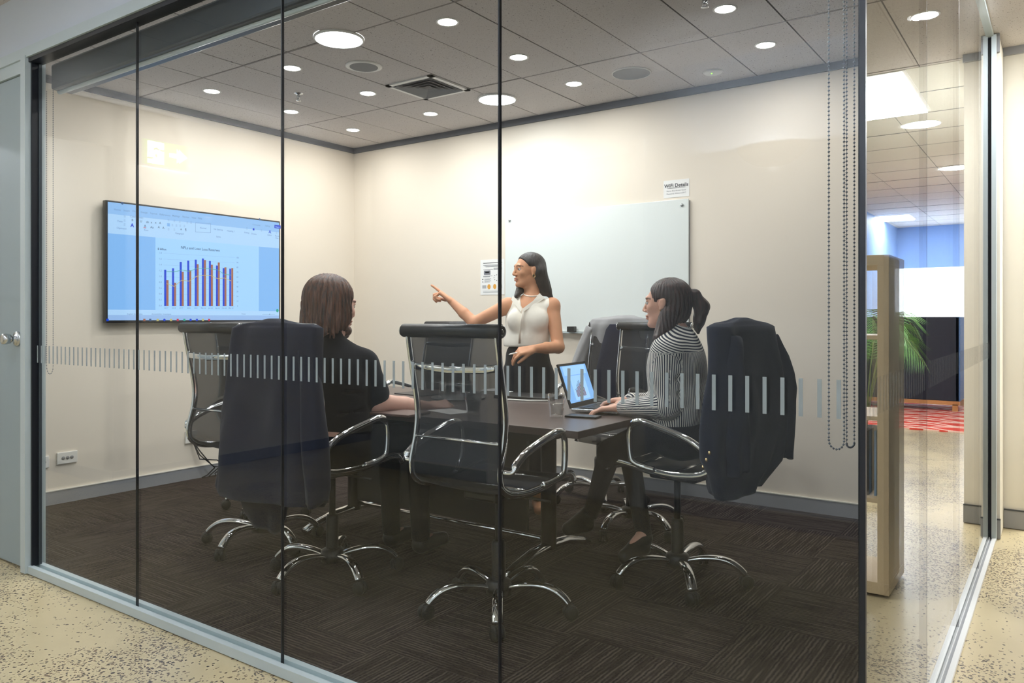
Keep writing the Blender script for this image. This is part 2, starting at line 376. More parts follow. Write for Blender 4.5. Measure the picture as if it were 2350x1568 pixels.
def polygonize(F, lo, hi, vox):
    lo = np.asarray(lo, float); hi = np.asarray(hi, float); B = 12
    nb = np.ceil((hi-lo)/(vox*B)).astype(int); n = nb*B+1
    G = np.full(n, 1.0, np.float32); half = vox*B*.5*math.sqrt(3)
    g = [np.arange(nb[i]) for i in range(3)]; bi = np.stack(np.meshgrid(*g, indexing='ij'), -1).reshape(-1, 3)
    ctr = (lo+(bi+.5)*B*vox).astype(np.float32); dc = F(ctr)
    r = np.arange(B+1); loc = np.stack(np.meshgrid(r, r, r, indexing='ij'), -1).reshape(-1, 3)
    for b, d in zip(bi, dc):
        s = tuple(slice(b[i]*B, b[i]*B+B+1) for i in range(3))
        if abs(d) > half*1.5+.02: G[s] = np.where(G[s] == 1.0, d, G[s]); continue
        P = (lo+(b*B+loc)*vox).astype(np.float32); G[s] = F(P).reshape(B+1, B+1, B+1)
    G[0] = G[-1] = 1; G[:, 0] = G[:, -1] = 1; G[:, :, 0] = G[:, :, -1] = 1
    S = G < 0; nx, ny, nz = G.shape
    c8 = [S[a:nx-1+a, b:ny-1+b, c:nz-1+c] for a in (0, 1) for b in (0, 1) for c in (0, 1)]
    cnt = sum(c.astype(np.int8) for c in c8); act = (cnt > 0) & (cnt < 8); ids = np.argwhere(act)
    idx = np.full(act.shape, -1, np.int32); idx[act] = np.arange(len(ids))
    acc = np.zeros((len(ids), 3)); num = np.zeros(len(ids))
    cor = [(a, b, c) for a in (0, 1) for b in (0, 1) for c in (0, 1)]
    for i, p in enumerate(cor):
        for j, q in enumerate(cor):
            if j <= i or sum(abs(p[k]-q[k]) for k in range(3)) != 1: continue
            a = G[ids[:, 0]+p[0], ids[:, 1]+p[1], ids[:, 2]+p[2]]; b = G[ids[:, 0]+q[0], ids[:, 1]+q[1], ids[:, 2]+q[2]]
            x = (a < 0) != (b < 0); t = np.where(x, a/(a-b+1e-12), 0)
            for k in range(3): acc[:, k] += np.where(x, p[k]+t*(q[k]-p[k]), 0)
            num += x
    verts = lo+(ids+acc/num[:, None])*vox; faces = []
    for ax in range(3):
        sl0 = [slice(1, -1)]*3; sl0[ax] = slice(0, G.shape[ax]-1); sl1 = list(sl0); sl1[ax] = slice(1, G.shape[ax])
        A = S[tuple(sl0)]; Bq = S[tuple(sl1)]; e = np.argwhere(A != Bq)
        if len(e) == 0: continue
        fl = A[e[:, 0], e[:, 1], e[:, 2]]; base = e.copy()
        for k in range(3):
            if k != ax: base[:, k] += 1
        u, v = [(1, 2), (2, 0), (0, 1)][ax]
        def off(du, dv):
            q = base.copy(); q[:, u] -= du; q[:, v] -= dv; return idx[q[:, 0], q[:, 1], q[:, 2]]
        quad = np.stack([off(1, 1), off(0, 1), off(0, 0), off(1, 0)], 1)
        quad[~fl] = quad[~fl][:, ::-1]; faces.append(quad)
    return verts, np.concatenate(faces)
def sdf_obj(name, ops, lo, hi, vox, mt, parent=None, attrs=None, origin=(0, 0, 0)):
    vs, fs = polygonize(field(ops), lo, hi, vox)
    me = bpy.data.meshes.new(name); o3 = np.asarray(origin, float)
    me.vertices.add(len(vs)); me.vertices.foreach_set('co', (vs-o3).astype(np.float32).ravel())
    me.loops.add(fs.size); me.loops.foreach_set('vertex_index', fs.astype(np.int32).ravel())
    me.polygons.add(len(fs)); me.polygons.foreach_set('loop_start', np.arange(0, fs.size, 4, dtype=np.int32))
    me.polygons.foreach_set('use_smooth', np.ones(len(fs), bool)); me.materials.append(M[mt])
    me.update(calc_edges=True); me.validate()
    for k, fn in (attrs or {}).items():
        a = me.attributes.new(k, 'FLOAT', 'POINT'); a.data.foreach_set('value', fn(vs).astype(np.float32))
    o = bpy.data.objects.new(name, me); COL.objects.link(o)
    if parent: o.parent = parent
    return o

# ------------------------------------------------------------------ the setting
sbox('floor', (-9, -3.5, -.1), (6, 16, -.004), 'concrete', 'polished concrete floor with exposed aggregate patches')
q = MB(); q.box((XL, YG+.03, -.004), (XS-.02, YB, .004)); struct(q.build('floor_carpet', 'carpet'), 'dark ribbed carpet tiles inside the glass meeting room')
# ceiling tiles with joints: the meeting room, corridor and office
def ceiling_area(name, x0, x1, y0, y1, xs, ys, mt, label):
    q = MB(); g = .004
    X = sorted([x0, x1]+[x for x in xs if x0+.03 < x < x1-.03]); Y = sorted([y0, y1]+[y for y in ys if y0+.03 < y < y1-.03])
    for i in range(len(X)-1):
        for j in range(len(Y)-1):
            dz = random.uniform(-.0015, .0015)
            q.box((X[i]+g, Y[j]+g*1.4, H+dz), (X[i+1]-g, Y[j+1]-g*1.4, H+.02), 0)
    q.box((x0, y0, H+.004), (x1, y1, H+.03), 1)
    for y in Y[1:-1]: q.box((x0, y-.006, H-.0015), (x1, y+.006, H+.004), 2)
    return struct(q.build(name, [mt, 'ceiling_joint', 'ceiling_grid'] if 'office' not in name else [mt, 'grille_grey', 'grille_grey']), label)
gx = [-3.225+.4115*k for k in range(-20, 26)]; gy = [4.086+1.172*k for k in range(-6, 12)]
ceiling_area('ceiling', XL, XS, YG, YB, gx, gy, 'ceiling_tile', 'grey speckled tile ceiling of the meeting room')
ceiling_area('ceiling_corridor', -9, 6, -3.5, YG, gx, gy, 'ceiling_tile', 'speckled tile ceiling of the corridor')
ceiling_area('ceiling_passage', XS, 6, YG, 5.3, gx, gy, 'ceiling_tile', 'speckled tile ceiling beyond the side glass')
ceiling_area('ceiling_office', -.175, 6, 5.3, 16, [-.2+.6*k for k in range(12)], [5.9+.6*k for k in range(20)], 'ceiling_tile_white', 'white tile ceiling of the open office')
# meeting room walls
sbox('wall_left', (XL-.1, YG, 0), (XL, YB+.1, H), 'wall_beige', 'beige wall behind the television')
sbox('wall_back', (XL, YB, 0), (XS, YB+.1, H), 'wall_beige', 'beige wall behind the whiteboard')
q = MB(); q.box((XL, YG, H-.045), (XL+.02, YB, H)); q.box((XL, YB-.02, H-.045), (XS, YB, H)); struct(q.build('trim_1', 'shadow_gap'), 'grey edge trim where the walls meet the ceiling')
def skirt(name, a, b, d, mt='skirting', cap='skirting_cap', h=.088, label=None):
    # a,b: floor points on the wall face, d: outward direction
    q = MB(); a = Vector((*a, 0)); b = Vector((*b, 0)); d = Vector((*d, 0))
    for z0, z1, t, mi in ((0, h, .012, 0), (h, h+.006, .015, 1)):
        P = [a, b, b+d*t, a+d*t]; vs = [p+Vector((0, 0, z0)) for p in P]+[p+Vector((0, 0, z1)) for p in P]
        q.add(vs, [(3, 2, 1, 0), (4, 5, 6, 7), (0, 1, 5, 4), (1, 2, 6, 5), (2, 3, 7, 6), (3, 0, 4, 7)], mi)
    struct(q.build(name, [mt, cap]), label)
skirt('baseboard_left', (XL, YG+.05), (XL, YB), (1, 0), label='grey skirting under the television wall')
skirt('baseboard_back', (XL+.013, YB), (XS-.03, YB), (0, -1), label='grey skirting under the whiteboard wall')
# nib and wall beyond the side glass
sbox('wall_nib', (XS-.06, 4.93, 0), (-.283, 5.2, H-.03), 'wall_white', 'narrow pale wall end beside the side glass')
q = MB(); q.box((XS-.02, 5.215, 0), (-.175, 5.3, H)); q.box((-.24, 5.3, 0), (-.175, 14.6, H)); struct(q.build('wall_right', 'wall_white'), 'pale wall at the right edge beyond the side glass')
skirt('baseboard_right', (-.28, 5.215), (-.172, 5.215), (0, -1), 'skirting', 'skirting_dark', .1, 'grey skirting with dark cap on the right wall')
skirt('baseboard_nib', (XS-.0, 4.93), (-.28, 4.93), (0, -1), 'skirting', 'skirting_dark', .1, 'grey skirting with dark cap on the wall end')
q = MB(); q.box((-.285, 5.195, H-.045), (-.17, 5.215, H)); q.box((XS, 4.91, H-.1), (-.283, 4.93, H)); struct(q.build('trim_2', 'skirting'), 'grey ceiling trim above the right wall')
# side glass: channel in the floor and at the ceiling, end mullion
q = MB()
for x0, x1 in ((XS-.012, XS+.006), (XS+.016, XS+.034)): q.box((x0, YG, 0), (x1, 4.9, .014))
q.box((XS+.004, YG, 0), (XS+.018, 4.9, .006), 1)
struct(q.build('trim_3', ['alu_white', 'skirting']), 'white floor channel of the side glass')
q = MB(); q.box((XS-.02, YG, H-.028), (XS+.022, 4.9, H)); q.box((XS-.012, 4.875, 0), (XS+.012, 4.9, H-.02), 1); q.box((XS+.013, 4.86, 0), (XS+.035, 4.905, H-.02), 0)
struct(q.build('trim_4', ['alu', 'black_gasket']), 'grey head channel and end mullion of the side glass')
ys = [YG, 2.54, 3.385, 4.23, 4.875]
def pane(name, a, b, axis, label, stripes):
    # a..b: plan line of the pane
    (x0, y0), (x1, y1) = a, b; q = MB(); z1 = ZG if axis == 'x' else H-.02
    if axis == 'x': q.box((x0, y0-.005, .02), (x1, y0+.005, z1))
    else: q.box((x0-.005, y0, .012), (x0+.005, y1, z1))
    o = struct(q.build(name, 'glass' if axis == 'x' else 'glass_film'), label)
    s = MB(); 
    for c in stripes:
        if axis == 'x': s.box((c-.0043, y0-.0065, .975), (c+.0043, y0-.0055, 1.0546))
        else: s.box((x0+.0055, c-.0043, .975), (x0+.0065, c+.0043, 1.0546))
    s.build('frosted_stripes', 'frost' if axis == 'x' else 'frost_side', o)
    g = MB(); 
    if axis == 'x': g.box((x1-.0035, y0-.005, .02), (x1+.0015, y0+.005, z1))
    else: g.box((x0-.005, y1-.0015, .012), (x0+.005, y1+.0015, z1))
    g.build('edge_seal', 'black_gasket', o)
    return o
PW = .8774*1.18/1.15; xj = [XS-PW*k for k in range(5)]; xj[4] = -3.915
allst = [XS-.045-.0377*k for k in range(101)]
names = ['right', 'middle right', 'middle left', 'left']
for k in range(3):
    pane('window_%d' % (k+1), (xj[k+1], YG), (xj[k]-.004, YG), 'x', 'full height clear glass pane of the front glazing, %s' % names[k], [c for c in allst if xj[k+1]+.01 < c < xj[k]-.01])
pane('window_4', (xj[4], YG), (xj[3]-.004, YG), 'x', 'full height clear glass pane next to the left post', [c for c in allst if xj[4]+.01 < c < xj[3]-.01])
for k in range(4):
    pane('window_%d' % (k+5), (XS, ys[k]+.006), (XS, ys[k+1]), 'y', 'side glass pane number %d from the corner' % (k+1), [ys[k]+.04+.0377*j for j in range(int((ys[k+1]-ys[k]-.06)/.0377)+1)])
q = MB(); q.box((XS-.006, YG-.0055, 0), (XS+.0055, YG+.006, H)); struct(q.build('trim_5', 'black_gasket'), 'black joint at the glass corner')
# front frame
q = MB(); q.box((-3.92, YG-.035, 0), (XS-.02, YG+.035, .02)); q.box((-3.92, YG-.035, .02), (XS-.02, YG-.012, .034)); q.box((-3.92, YG+.012, .02), (XS-.02, YG+.035, .034)); 
struct(q.build('trim_6', 'alu'), 'grey aluminium floor channel under the front glass')
q = MB(); q.box((-5.4, YG-.04, ZG+.012), (XS, YG+.04, ZG+.06), 0); q.box((-3.918, YG-.03, ZG-.008), (XS, YG+.03, ZG+.012), 1)
struct(q.build('trim_7', ['alu', 'black_gasket']), 'grey aluminium head frame above the front glass')
q = MB(); q.box((-3.965, YG-.045, 0), (-3.918, YG+.045, ZG+.02), 0); q.box((-3.918, YG-.02, .03), (-3.905, YG+.02, ZG), 1); q.box((-3.905, YG+.008, .03), (-3.899, YG+.02, ZG), 2)
struct(q.build('trim_8', ['alu', 'black_gasket', 'alu_dark']), 'grey aluminium post between the door and the front glass')
sbox('wall_bulkhead', (-9, YG-.02, ZG+.06), (XS, YG+.02, H), 'wall_cool', 'pale bulkhead above the front glass and door')
# door at the left edge
d = MB(); d.bbox((-4.95, YG-.02, .01), (-3.972, YG+.02, ZG-.05), .002); dob = struct(d.build('door_1', 'door_paint'), 'grey painted door at the left edge')
kn = onY(38, 777, YG)
q = MB(); R = Matrix.Rotation(PI/2, 3, 'X')
q.lathe([(.036, 0), (.036, .006), (.03, .012), (.014, .014), (.013, .03), (.022, .034), (.026, .05), (.025, .066), (.018, .07), (.008, .069)], 28, (-4.05, YG-.02, kn[2]), R=R)
q.build('door_knob', 'chrome_brushed', dob)
q = MB(); R2 = Matrix.Rotation(-PI/2, 3, 'X')
q.lathe([(.036, 0), (.036, .006), (.03, .012), (.014, .014), (.013, .03), (.022, .034), (.026, .05), (.025, .066), (.018, .07)], 28, (-4.05, YG+.02, kn[2]), R=R2)
q.build('door_knob', 'chrome_brushed', dob)
q = MB(); q.box((-5.3, YG-.045, 0), (-4.95, YG+.045, ZG+.02)); q.box((-4.95, YG-.03, ZG-.046), (-3.965, YG+.03, ZG+.012)); struct(q.build('trim_9', 'alu'), 'grey aluminium door frame')
sbox('wall_hall_front', (-9, YG-.02, 0), (-5.3, YG+.02, ZG+.06), 'wall_white', 'pale wall left of the door')
# corridor behind the camera: seen only as reflections in the glass
q = MB(); q.box((-4.44, YC-.1, 0), (-3.30, YC, H)); q.box((-2.20, YC-.1, 0), (6, YC, H)); q.box((-3.30, YC-.1, 2.24), (-2.20, YC, H)); q.box((-4.54, -3.5, 0), (-4.44, YC, H))
struct(q.build('wall_corridor', 'wall_cool'), 'pale corridor wall facing the glass')
q = MB(); q.box((XR-.1, -3.5, 0), (XR, .49, H)); q.box((-9, .39, 0), (XR, .49, H)); q.box((XR-.05, .49, 2.40), (XR, YG-.02, H)); q.box((XR, -3.6, 0), (-4.44, -3.5, H))
q.box((-9.1, .39, 0), (-9, YG, H)); struct(q.build('wall_recess', 'wall_beige'), 'beige wall of the corridor recess')
skirt('baseboard_corridor', (-4.44, YC), (-3.36, YC), (0, 1)); skirt('baseboard_corridor.001', (-2.14, YC), (6, YC), (0, 1)); skirt('baseboard_recess', (XR, -3.5), (XR, .49), (1, 0)); skirt('baseboard_recess.001', (-9, .49), (XR, .49), (0, 1))
d = MB(); d.bbox((-3.28, YC-.05, .01), (-2.22, YC-.01, 2.22), .002); d2 = struct(d.build('door_2', 'wall_beige'), 'beige door in the corridor wall')
q = MB(); q.box((-3.36, YC-.0, 0), (-3.28, YC+.02, 2.30)); q.box((-2.22, YC, 0), (-2.14, YC+.02, 2.30)); q.box((-3.28, YC, 2.22), (-2.22, YC+.02, 2.30)); struct(q.build('trim_10', 'white_metal'), 'white frame of the corridor door')
# office shell
q = MB(); q.box((1.65, 10.6, 0), (1.75, 14.6, H)); struct(q.build('wall_office_side', 'wall_blue'), 'pale blue wall of the open office')
q = MB(); q.box((-.24, 14.5, 0), (6, 14.6, .5)); q.box((-.24, 14.5, 2.02), (6, 14.6, H)); struct(q.build('wall_office_end', 'wall_blue'), 'pale blue end wall of the open office')
q = MB(); q.box((-.24, 14.54, .5), (6, 14.56, 2.02)); struct(q.build('window_9', 'window_glow'), 'bright daylight window of the open office')
q = MB(); q.box((6, -1.2, 0), (6.1, 14.6, H)); struct(q.build('wall_far_right', 'wall_white'), 'pale wall far to the right')
# ------------------------------------------------------------------ ceiling fittings
def area(name, loc, size, power, parent, col=(1, .96, .9), shape='DISK', rot=(0, 0, 0), sy=None, spread=PI):
    l = bpy.data.lights.new(name, 'AREA'); l.shape = shape; l.size = size; l.energy = power; l.color = col; l.spread = spread
    if sy: l.size_y = sy
    o = bpy.data.objects.new(name, l); COL.objects.link(o); o.location = loc; o.rotation_euler = rot
    o.parent = parent; return o
def downlight(label, x, y, r=.048, power=P_DOWN, group=None, glow='lamp_glow', name='downlight', col=(1, .975, .95)):
    t = thing(name, label, 'ceiling light', (x, y, H), 0, group)
    q = MB(); q.lathe([(r+.012, .0), (r+.012, -.003), (r+.002, -.004), (r, -.0)], 28, caps=False); q.build('trim_ring', 'white_metal', t)
    q = MB(); q.lathe([(.0005, -.0025), (r, -.0025)], 28, caps=False); q.build('diffuser', glow, t)
    area('lamp', (0, 0, -.006), r*2, power, t, col); return t
cols = [('television wall', -4.674), ('television side', -3.86), ('room centre', -2.60), ('side glass', -1.365)]
spots = [(413, 80), (486, 209), (670, 156), (668, 256), (810, 298), (844, 214), (988, 261), (1027, 50), (1190, 131), (1317, 192), (1664, 20), (1757, 103)]
dl = ['small downlight at the upper left, closest to the blind housing', 'small downlight near the television wall, left of the sprinkler', 'small downlight just above the sprinkler',
      'small downlight just below the sprinkler', 'small downlight in the far corner, lowest of all', 'small downlight left of the square air vent',
      'small downlight just below the square air vent', 'small downlight right of the large disc light near the top', 'small downlight between the vent and the glass joint top',
      'small downlight right of the second large disc light', 'small downlight at the top right of the room ceiling', 'small downlight right of the large grey speaker']
gX = [-4.674, -3.86, -2.60, -1.365]; gY = [2.40, 3.09, 3.755, 4.40]
for (u, v), lb in zip(spots, dl):
    p = onZ(u, v, H); downlight(lb, float(p[0]), float(p[1]), group='small downlights of the meeting room')
# two just above the frame of the picture
for x, y, lb in ((-1.365, 3.09, 'small downlight over the near right of the carpet'), (-2.60, 2.40, 'small downlight over the front chairs')): downlight(lb, x, y, group='small downlights of the meeting room')
for (u, v), lb in (((778, 87), 'large round disc light at the ceiling, upper left'), ((1141, 226), 'large round disc light crossing the glass joint')):
    p = onZ(u, v, H); t = thing('disc_light', lb, 'ceiling light', (p[0], p[1], H), 0, 'large round disc lights')
    q = MB(); q.lathe([(.134, 0), (.136, -.008), (.13, -.014), (.124, -.012)], 40, caps=False); q.build('rim', 'white_metal', t)
    q = MB(); q.lathe([(.0005, -.013), (.126, -.013)], 40, caps=False); q.build('diffuser', 'lamp_glow_cool', t)
    area('lamp', (0, 0, -.02), .24, 9, t, (.9, .95, 1))
# speakers
for (u, v), r, w_, lb in (((835, 152), .085, .025, 'round ceiling speaker with a white rim'), ((1449, 167), .116, .006, 'larger flat grey round ceiling speaker')):
    p = onZ(u, v, H); t = thing('ceiling_speaker', lb, 'speaker', (p[0], p[1], H), 0, 'round ceiling speakers')
    q = MB(); q.lathe([(r+w_, 0), (r+w_, -.004), (r+w_*.3, -.009), (r, -.007)], 36, caps=False); q.build('rim', 'white_metal', t)
    q = MB(); q.lathe([(.0005, -.007), (r, -.007)], 36, caps=False); q.build('grille', 'grille_grey', t)
# smoke detector and sprinklers
p = onZ(1636, 164, H); t = thing('smoke_detector', 'flat white ceiling sensor with a green pilot light', 'smoke detector', (p[0], p[1], H))
q = MB(); q.lathe([(.06, 0), (.06, -.006), (.05, -.014), (.02, -.017), (.001, -.017)], 32, caps=False); q.build('housing', 'white_metal', t)
q = MB(); q.sphere((0, -.02, -.018), .004, 6); q.build('pilot_light', 'green_led', t)
def sprinkler(lb, p):
    t = thing('sprinkler', lb, 'sprinkler', (p[0], p[1], H), 0, 'fire sprinklers')
    q = MB(); q.lathe([(.032, 0), (.03, -.006), (.012, -.01), (.01, -.022), (.014, -.024), (.006, -.03), (.006, -.034)], 20, caps=False); q.tube([(.01, 0, -.02), (.014, 0, -.035), (0, 0, -.05)], .002, 6); q.tube([(-.01, 0, -.02), (-.014, 0, -.035), (0, 0, -.05)], .002, 6); q.build('body', 'chrome_brushed', t)
    q = MB(); q.lathe([(.001, -.052), (.018, -.052), (.018, -.05), (.001, -.05)], 16, caps=False); q.build('deflector', 'chrome_brushed', t)
sprinkler('small chrome fire sprinkler between two downlights', onZ(685, 214, H)); sprinkler('dark fire sprinkler at the top edge right of centre', onZ(1617, -8, H))
# square vent in a tile
t = thing('air_vent', 'square louvred air vent in the ceiling', 'vent', (-3.432, 3.895, H))
q = MB(); s = .198
for a, b in (((-s, -s), (s, -s+.035)), ((-s, s-.035), (s, s)), ((-s, -s), (-s+.035, s)), ((s-.035, -s), (s, s))): q.box((a[0], a[1], -.008), (b[0], b[1], 0))
q.build('frame', 'white_metal', t)
q = MB(); q.box((-s+.02, -s+.02, -.002), (s-.02, s-.02, -.001)); q.build('cavity', 'vent_dark', t)
for k in range(4):
    a = .165-.038*k; b = a-.022; q = MB()
    vs = [(-a, -a, -.012), (a, -a, -.012), (a, a, -.012), (-a, a, -.012), (-b, -b, -.003), (b, -b, -.003), (b, b, -.003), (-b, b, -.003)]
    q.add(vs, [(0, 1, 5, 4), (1, 2, 6, 5), (2, 3, 7, 6), (3, 0, 4, 7)]); q.build('louvre', 'grille_grey', t)
# corridor and office lamps
dcl = ('above the aisle outside the left panes', 'outside the middle panes', 'beside the glass corner', 'to the far right', 'in the passage by the grey door', 'deep in the recess')
for (x, y), lb in zip(((-3.222, .452), (-1.6, .35), (.4, .35), (2.4, .35), (-6.6, 1.1), (-5.0, -2.2)), dcl):
    downlight('corridor downlight '+lb, x, y, .07, P_HALL*(2.2 if x < -5.6 else 1), 'corridor downlights', 'lamp_glow_cool', col=(.86, .93, 1))
def mir(p): return (2*XS-p[0], p[1])
for u, v, r, pw, lb in ((2122, 35, .05, 14, 'small corridor downlight mirrored in the side glass'), (2115, 285, .12, 20, 'large round office downlight mirrored in the side glass'), (2190, 385, .12, 20, 'round office downlight mirrored beside the pale wall')):
    p = mir(onZ(u, v, H)); downlight(lb, p[0], p[1], r, pw, 'mirrored ceiling lights', 'lamp_glow_cool', col=(.97, .98, 1))
def panel(x, y, sx, sy, lb, pw=P_OFF):
    t = thing('light_panel', lb, 'ceiling light', (x, y, H), 0, 'office ceiling light panels')
    q = MB(); q.box((-sx/2-.02, -sy/2-.02, -.006), (sx/2+.02, sy/2+.02, 0)); q.build('frame', 'white_metal', t)
    q = MB(); q.box((-sx/2, -sy/2, -.009), (sx/2, sy/2, -.006)); q.build('diffuser', 'lamp_glow_cool', t)
    area('lamp', (0, 0, -.02), sx, pw, t, (.95, .98, 1), 'RECTANGLE', sy=sy)
p = mir(onZ(2050, 208, H)); panel(p[0]+.1, p[1]+.12, .42, 1.1, 'long office light panel nearest the side glass')
for u, v, lb in ((2045, 500, 'office light panel above the bookcase'), (2112, 536, 'office light panel in the middle distance'), (2154, 555, 'office light panel above the window'), (2035, 575, 'low small office light panel over the bookcase top'), (2183, 571, 'farthest office light panel near the pale wall')):
    p = mir(onZ(u, max(v, 0), H))
    if p[1] < 14: panel(p[0], p[1], .55, .6 if v < 520 else .9, lb, 60)
for x, y, lb in ((3.2, 3.0, 'right of the bookcase'), (3.2, 7.0, 'beyond the palm'), (3.5, 10.5, 'beside the booth'), (4.4, .6, 'above the right of the corridor')): panel(x, y, .6, 1.2, 'office light panel '+lb, 28)
panel(1.2, 2.6, .6, .6, 'added square panel around an unseen fill lamp above the bookcase end', 14)  # bare fill lamp out of view, with a panel fitting added around it
# wall sconces on the corridor walls
def sconce(loc, rz, lb):
    t = thing('wall_sconce', lb, 'wall light', loc, rz, 'plaster wall sconces')
    q = MB(); n = 24; P = []
    for r, z in ((.21, 0), (.20, -.03), (.16, -.075), (.10, -.11), (.03, -.125)):
        P.append([(r*math.cos(PI*k/n), r*.55*math.sin(PI*k/n), z) for k in range(n+1)])
    vs = [v for g in P for v in g]; q.add(vs, [(i*(n+1)+k, i*(n+1)+k+1, (i+1)*(n+1)+k+1, (i+1)*(n+1)+k) for i in range(4) for k in range(n)], 0, True)
    q.build('bowl', 'plaster', t)
    q = MB(); q.sphere((0, .05, -.04), .03, 8); q.build('bulb', 'lamp_glow', t)
    area('lamp', (0, .08, -.01), .08, 130, t, (.84, .92, 1), rot=(PI+.55, 0, 0))
p = onY(1775, 333, 2*YG-YC); sconce((p[0], YC+.002, p[2]), 0, 'plaster sconce on the corridor wall, mirrored at upper right')
p = onX(475, 462, XR); sconce((XR+.002, 2*YG-p[1], p[2]), -PI/2, 'plaster sconce on the recess wall, mirrored above the television')
# exit sign (mirrored in the glass): running figure and arrow
t = thing('exit_sign', 'green and white exit sign with running figure and arrow, mirrored in glass', 'sign', (0, 0, 0))
a = onX(322, 362, XR+.03); b = onX(430, 362, XR+.03); y0, y1 = 2*YG-a[1], 2*YG-b[1]; zc = 2.40; hh = .105; W = y0-y1
q = MB(); q.bbox((XR+.001, y1, zc-hh), (XR+.045, y0, zc+hh), .006); q.build('housing', 'white_metal', t)
q = MB(); fx = XR+.047; q.box((XR+.045, y1+.012, zc-hh+.014), (fx, y0-.012, zc+hh-.012)); q.build('face', 'exit_green', t)
q = MB()
def S(pts, mi=0): q.add([(fx+.0015+.0004*mi, y0-W*a_, zc-hh+2*hh*b_) for a_, b_ in pts], [tuple(range(len(pts)))], mi)
S([(.14, .12), (.44, .12), (.44, .9), (.14, .9)]); S([(.60, .44), (.76, .44), (.76, .26), (.95, .52), (.76, .78), (.76, .60), (.60, .60)])
def limb(a_, b_, w_=.035):
    (x0, z0), (x1, z1) = a_, b_; dx, dz = x1-x0, (z1-z0)*.6; l = math.hypot(dx, dz); nx, nz = -dz/l*w_/2, dx/l*w_/2/.6
    S([(x0+nx, z0+nz), (x0-nx, z0-nz), (x1-nx, z1-nz), (x1+nx, z1+nz)], 1)
S([(.33+.026*math.cos(2*PI*k/12), .80+.045*math.sin(2*PI*k/12)) for k in range(12)], 1)
for a_, b_, w_ in (((.31, .73), (.29, .47), .05), ((.31, .7), (.40, .6), .03), ((.40, .6), (.47, .66), .03), ((.31, .7), (.22, .62), .03), ((.22, .62), (.19, .5), .03), ((.29, .48), (.36, .34), .04), ((.36, .34), (.34, .16), .035), ((.29, .48), (.24, .30), .04), ((.24, .3), (.13, .3), .035)): limb(a_, b_, w_)
q.build('pictogram', ['exit_white', 'exit_green'], t)
# ------------------------------------------------------------------ on the meeting room walls
# television
TX = XL+.07
c = [onX(243, 458, TX), onX(643, 504, TX), onX(243, 740, TX)]
ty0, ty1 = float(c[0][1]), float(c[1][1]); tz1 = 1.962; tz0 = 1.150
t = thing('television', 'wall mounted television showing a blue and orange bar chart', 'television', (TX, (ty0+ty1)/2, tz0))
cyy = (ty0+ty1)/2
q = MB(); q.bbox((-.045, ty0-cyy, 0), (0, ty1-cyy, tz1-tz0), .005); q.build('housing', 'black_plastic', t)
q = MB(); q.box((-.07, -.3, .2), (-.045, .3, .6)); q.build('wall_bracket', 'black_plastic', t)
q = MB(); q.box((-.03, -.12, -.028), (-.01, .02, 0)); q.build('sensor_bar', 'black_plastic', t)
scm = ['scr_bg', 'scr_page', 'scr_ribbon', 'scr_title', 'scr_blue', 'scr_orange', 'scr_green', 'scr_yellow', 'scr_text', 'scr_grey', 'scr_task', 'scr_red', 'scr_teal']
SI = {n: i for i, n in enumerate(scm)}
sy0, sy1, sz0, sz1 = ty0+.012, ty1-.012, tz0+.018, tz1-.012
q = MB()
def scr(u, v):   # pixel of the photograph on the screen plane -> local (y,z)
    p = onX(u, v, TX); return p[1]-cyy, p[2]-tz0
def rect(y0_, z0_, y1_, z1_, mi, ly=1): q.add([(.0006*ly, y0_, z0_), (.0006*ly, y1_, z0_), (.0006*ly, y1_, z1_), (.0006*ly, y0_, z1_)], [(0, 1, 2, 3)], SI[mi])
W_, H_ = sy1-sy0, sz1-sz0; by, bz = sy0-cyy, sz0-tz0
fy = lambda a: by+W_*a; fz = lambda a: bz+H_*a
rect(by, bz, by+W_, bz+H_, 'scr_bg'); rect(fy(0), fz(.90), fy(1), fz(1), 'scr_title', 2); rect(fy(0), fz(.735), fy(1), fz(.9), 'scr_ribbon', 2)
rect(fy(.24), fz(.09), fy(.86), fz(.735), 'scr_page', 2); rect(fy(0), fz(.045), fy(1), fz(.09), 'scr_ribbon', 2); rect(fy(0), 0.018, fy(1), fz(.045), 'scr_task', 2)
# pixel to screen: zoomed crop pixels (2143 wide for 410)
def zp(x, y): return scr(240+x/5.227, 450+y/5.227)
bars = [(726, 885, 752, 1010), (820, 868, 843, 1040), (912, 790, 935, 910), (1002, 776, 1025, 892), (1092, 764, 1114, 818), (1178, 750, 1202, 768), (1262, 780, 1285, 825), (1346, 834, 1368, 798), (1426, 866, 1448, 856), (1506, 872, 1530, 866)]
for a, ta, b, tb in bars:
    y_, z_ = zp(a, ta); rect(y_-.0085, zp(a, 1322)[1], y_+.0075, z_, 'scr_blue', 4)
    y_, z_ = zp(b, tb); rect(y_-.0085, zp(b, 1322)[1], y_+.0085, z_, 'scr_orange', 3.6)
def line(pts, mi, w_=.0018, ly=5):
    for (a, b), (c_, d_) in zip(pts[:-1], pts[1:]):
        p0, p1 = zp(a, b), zp(c_, d_); dx, dz = p1[0]-p0[0], p1[1]-p0[1]; l = math.hypot(dx, dz)+1e-9; nx, nz = -dz/l*w_, dx/l*w_
        q.add([(.0006*ly, p0[0]+nx, p0[1]+nz), (.0006*ly, p0[0]-nx, p0[1]-nz), (.0006*ly, p1[0]-nx, p1[1]-nz), (.0006*ly, p1[0]+nx, p1[1]+nz)], [(0, 1, 2, 3)], SI[mi])
line([(740, 908), (835, 910), (925, 888), (1015, 905), (1105, 868), (1190, 868), (1270, 874), (1355, 886), (1435, 942), (1515, 948)], 'scr_green')
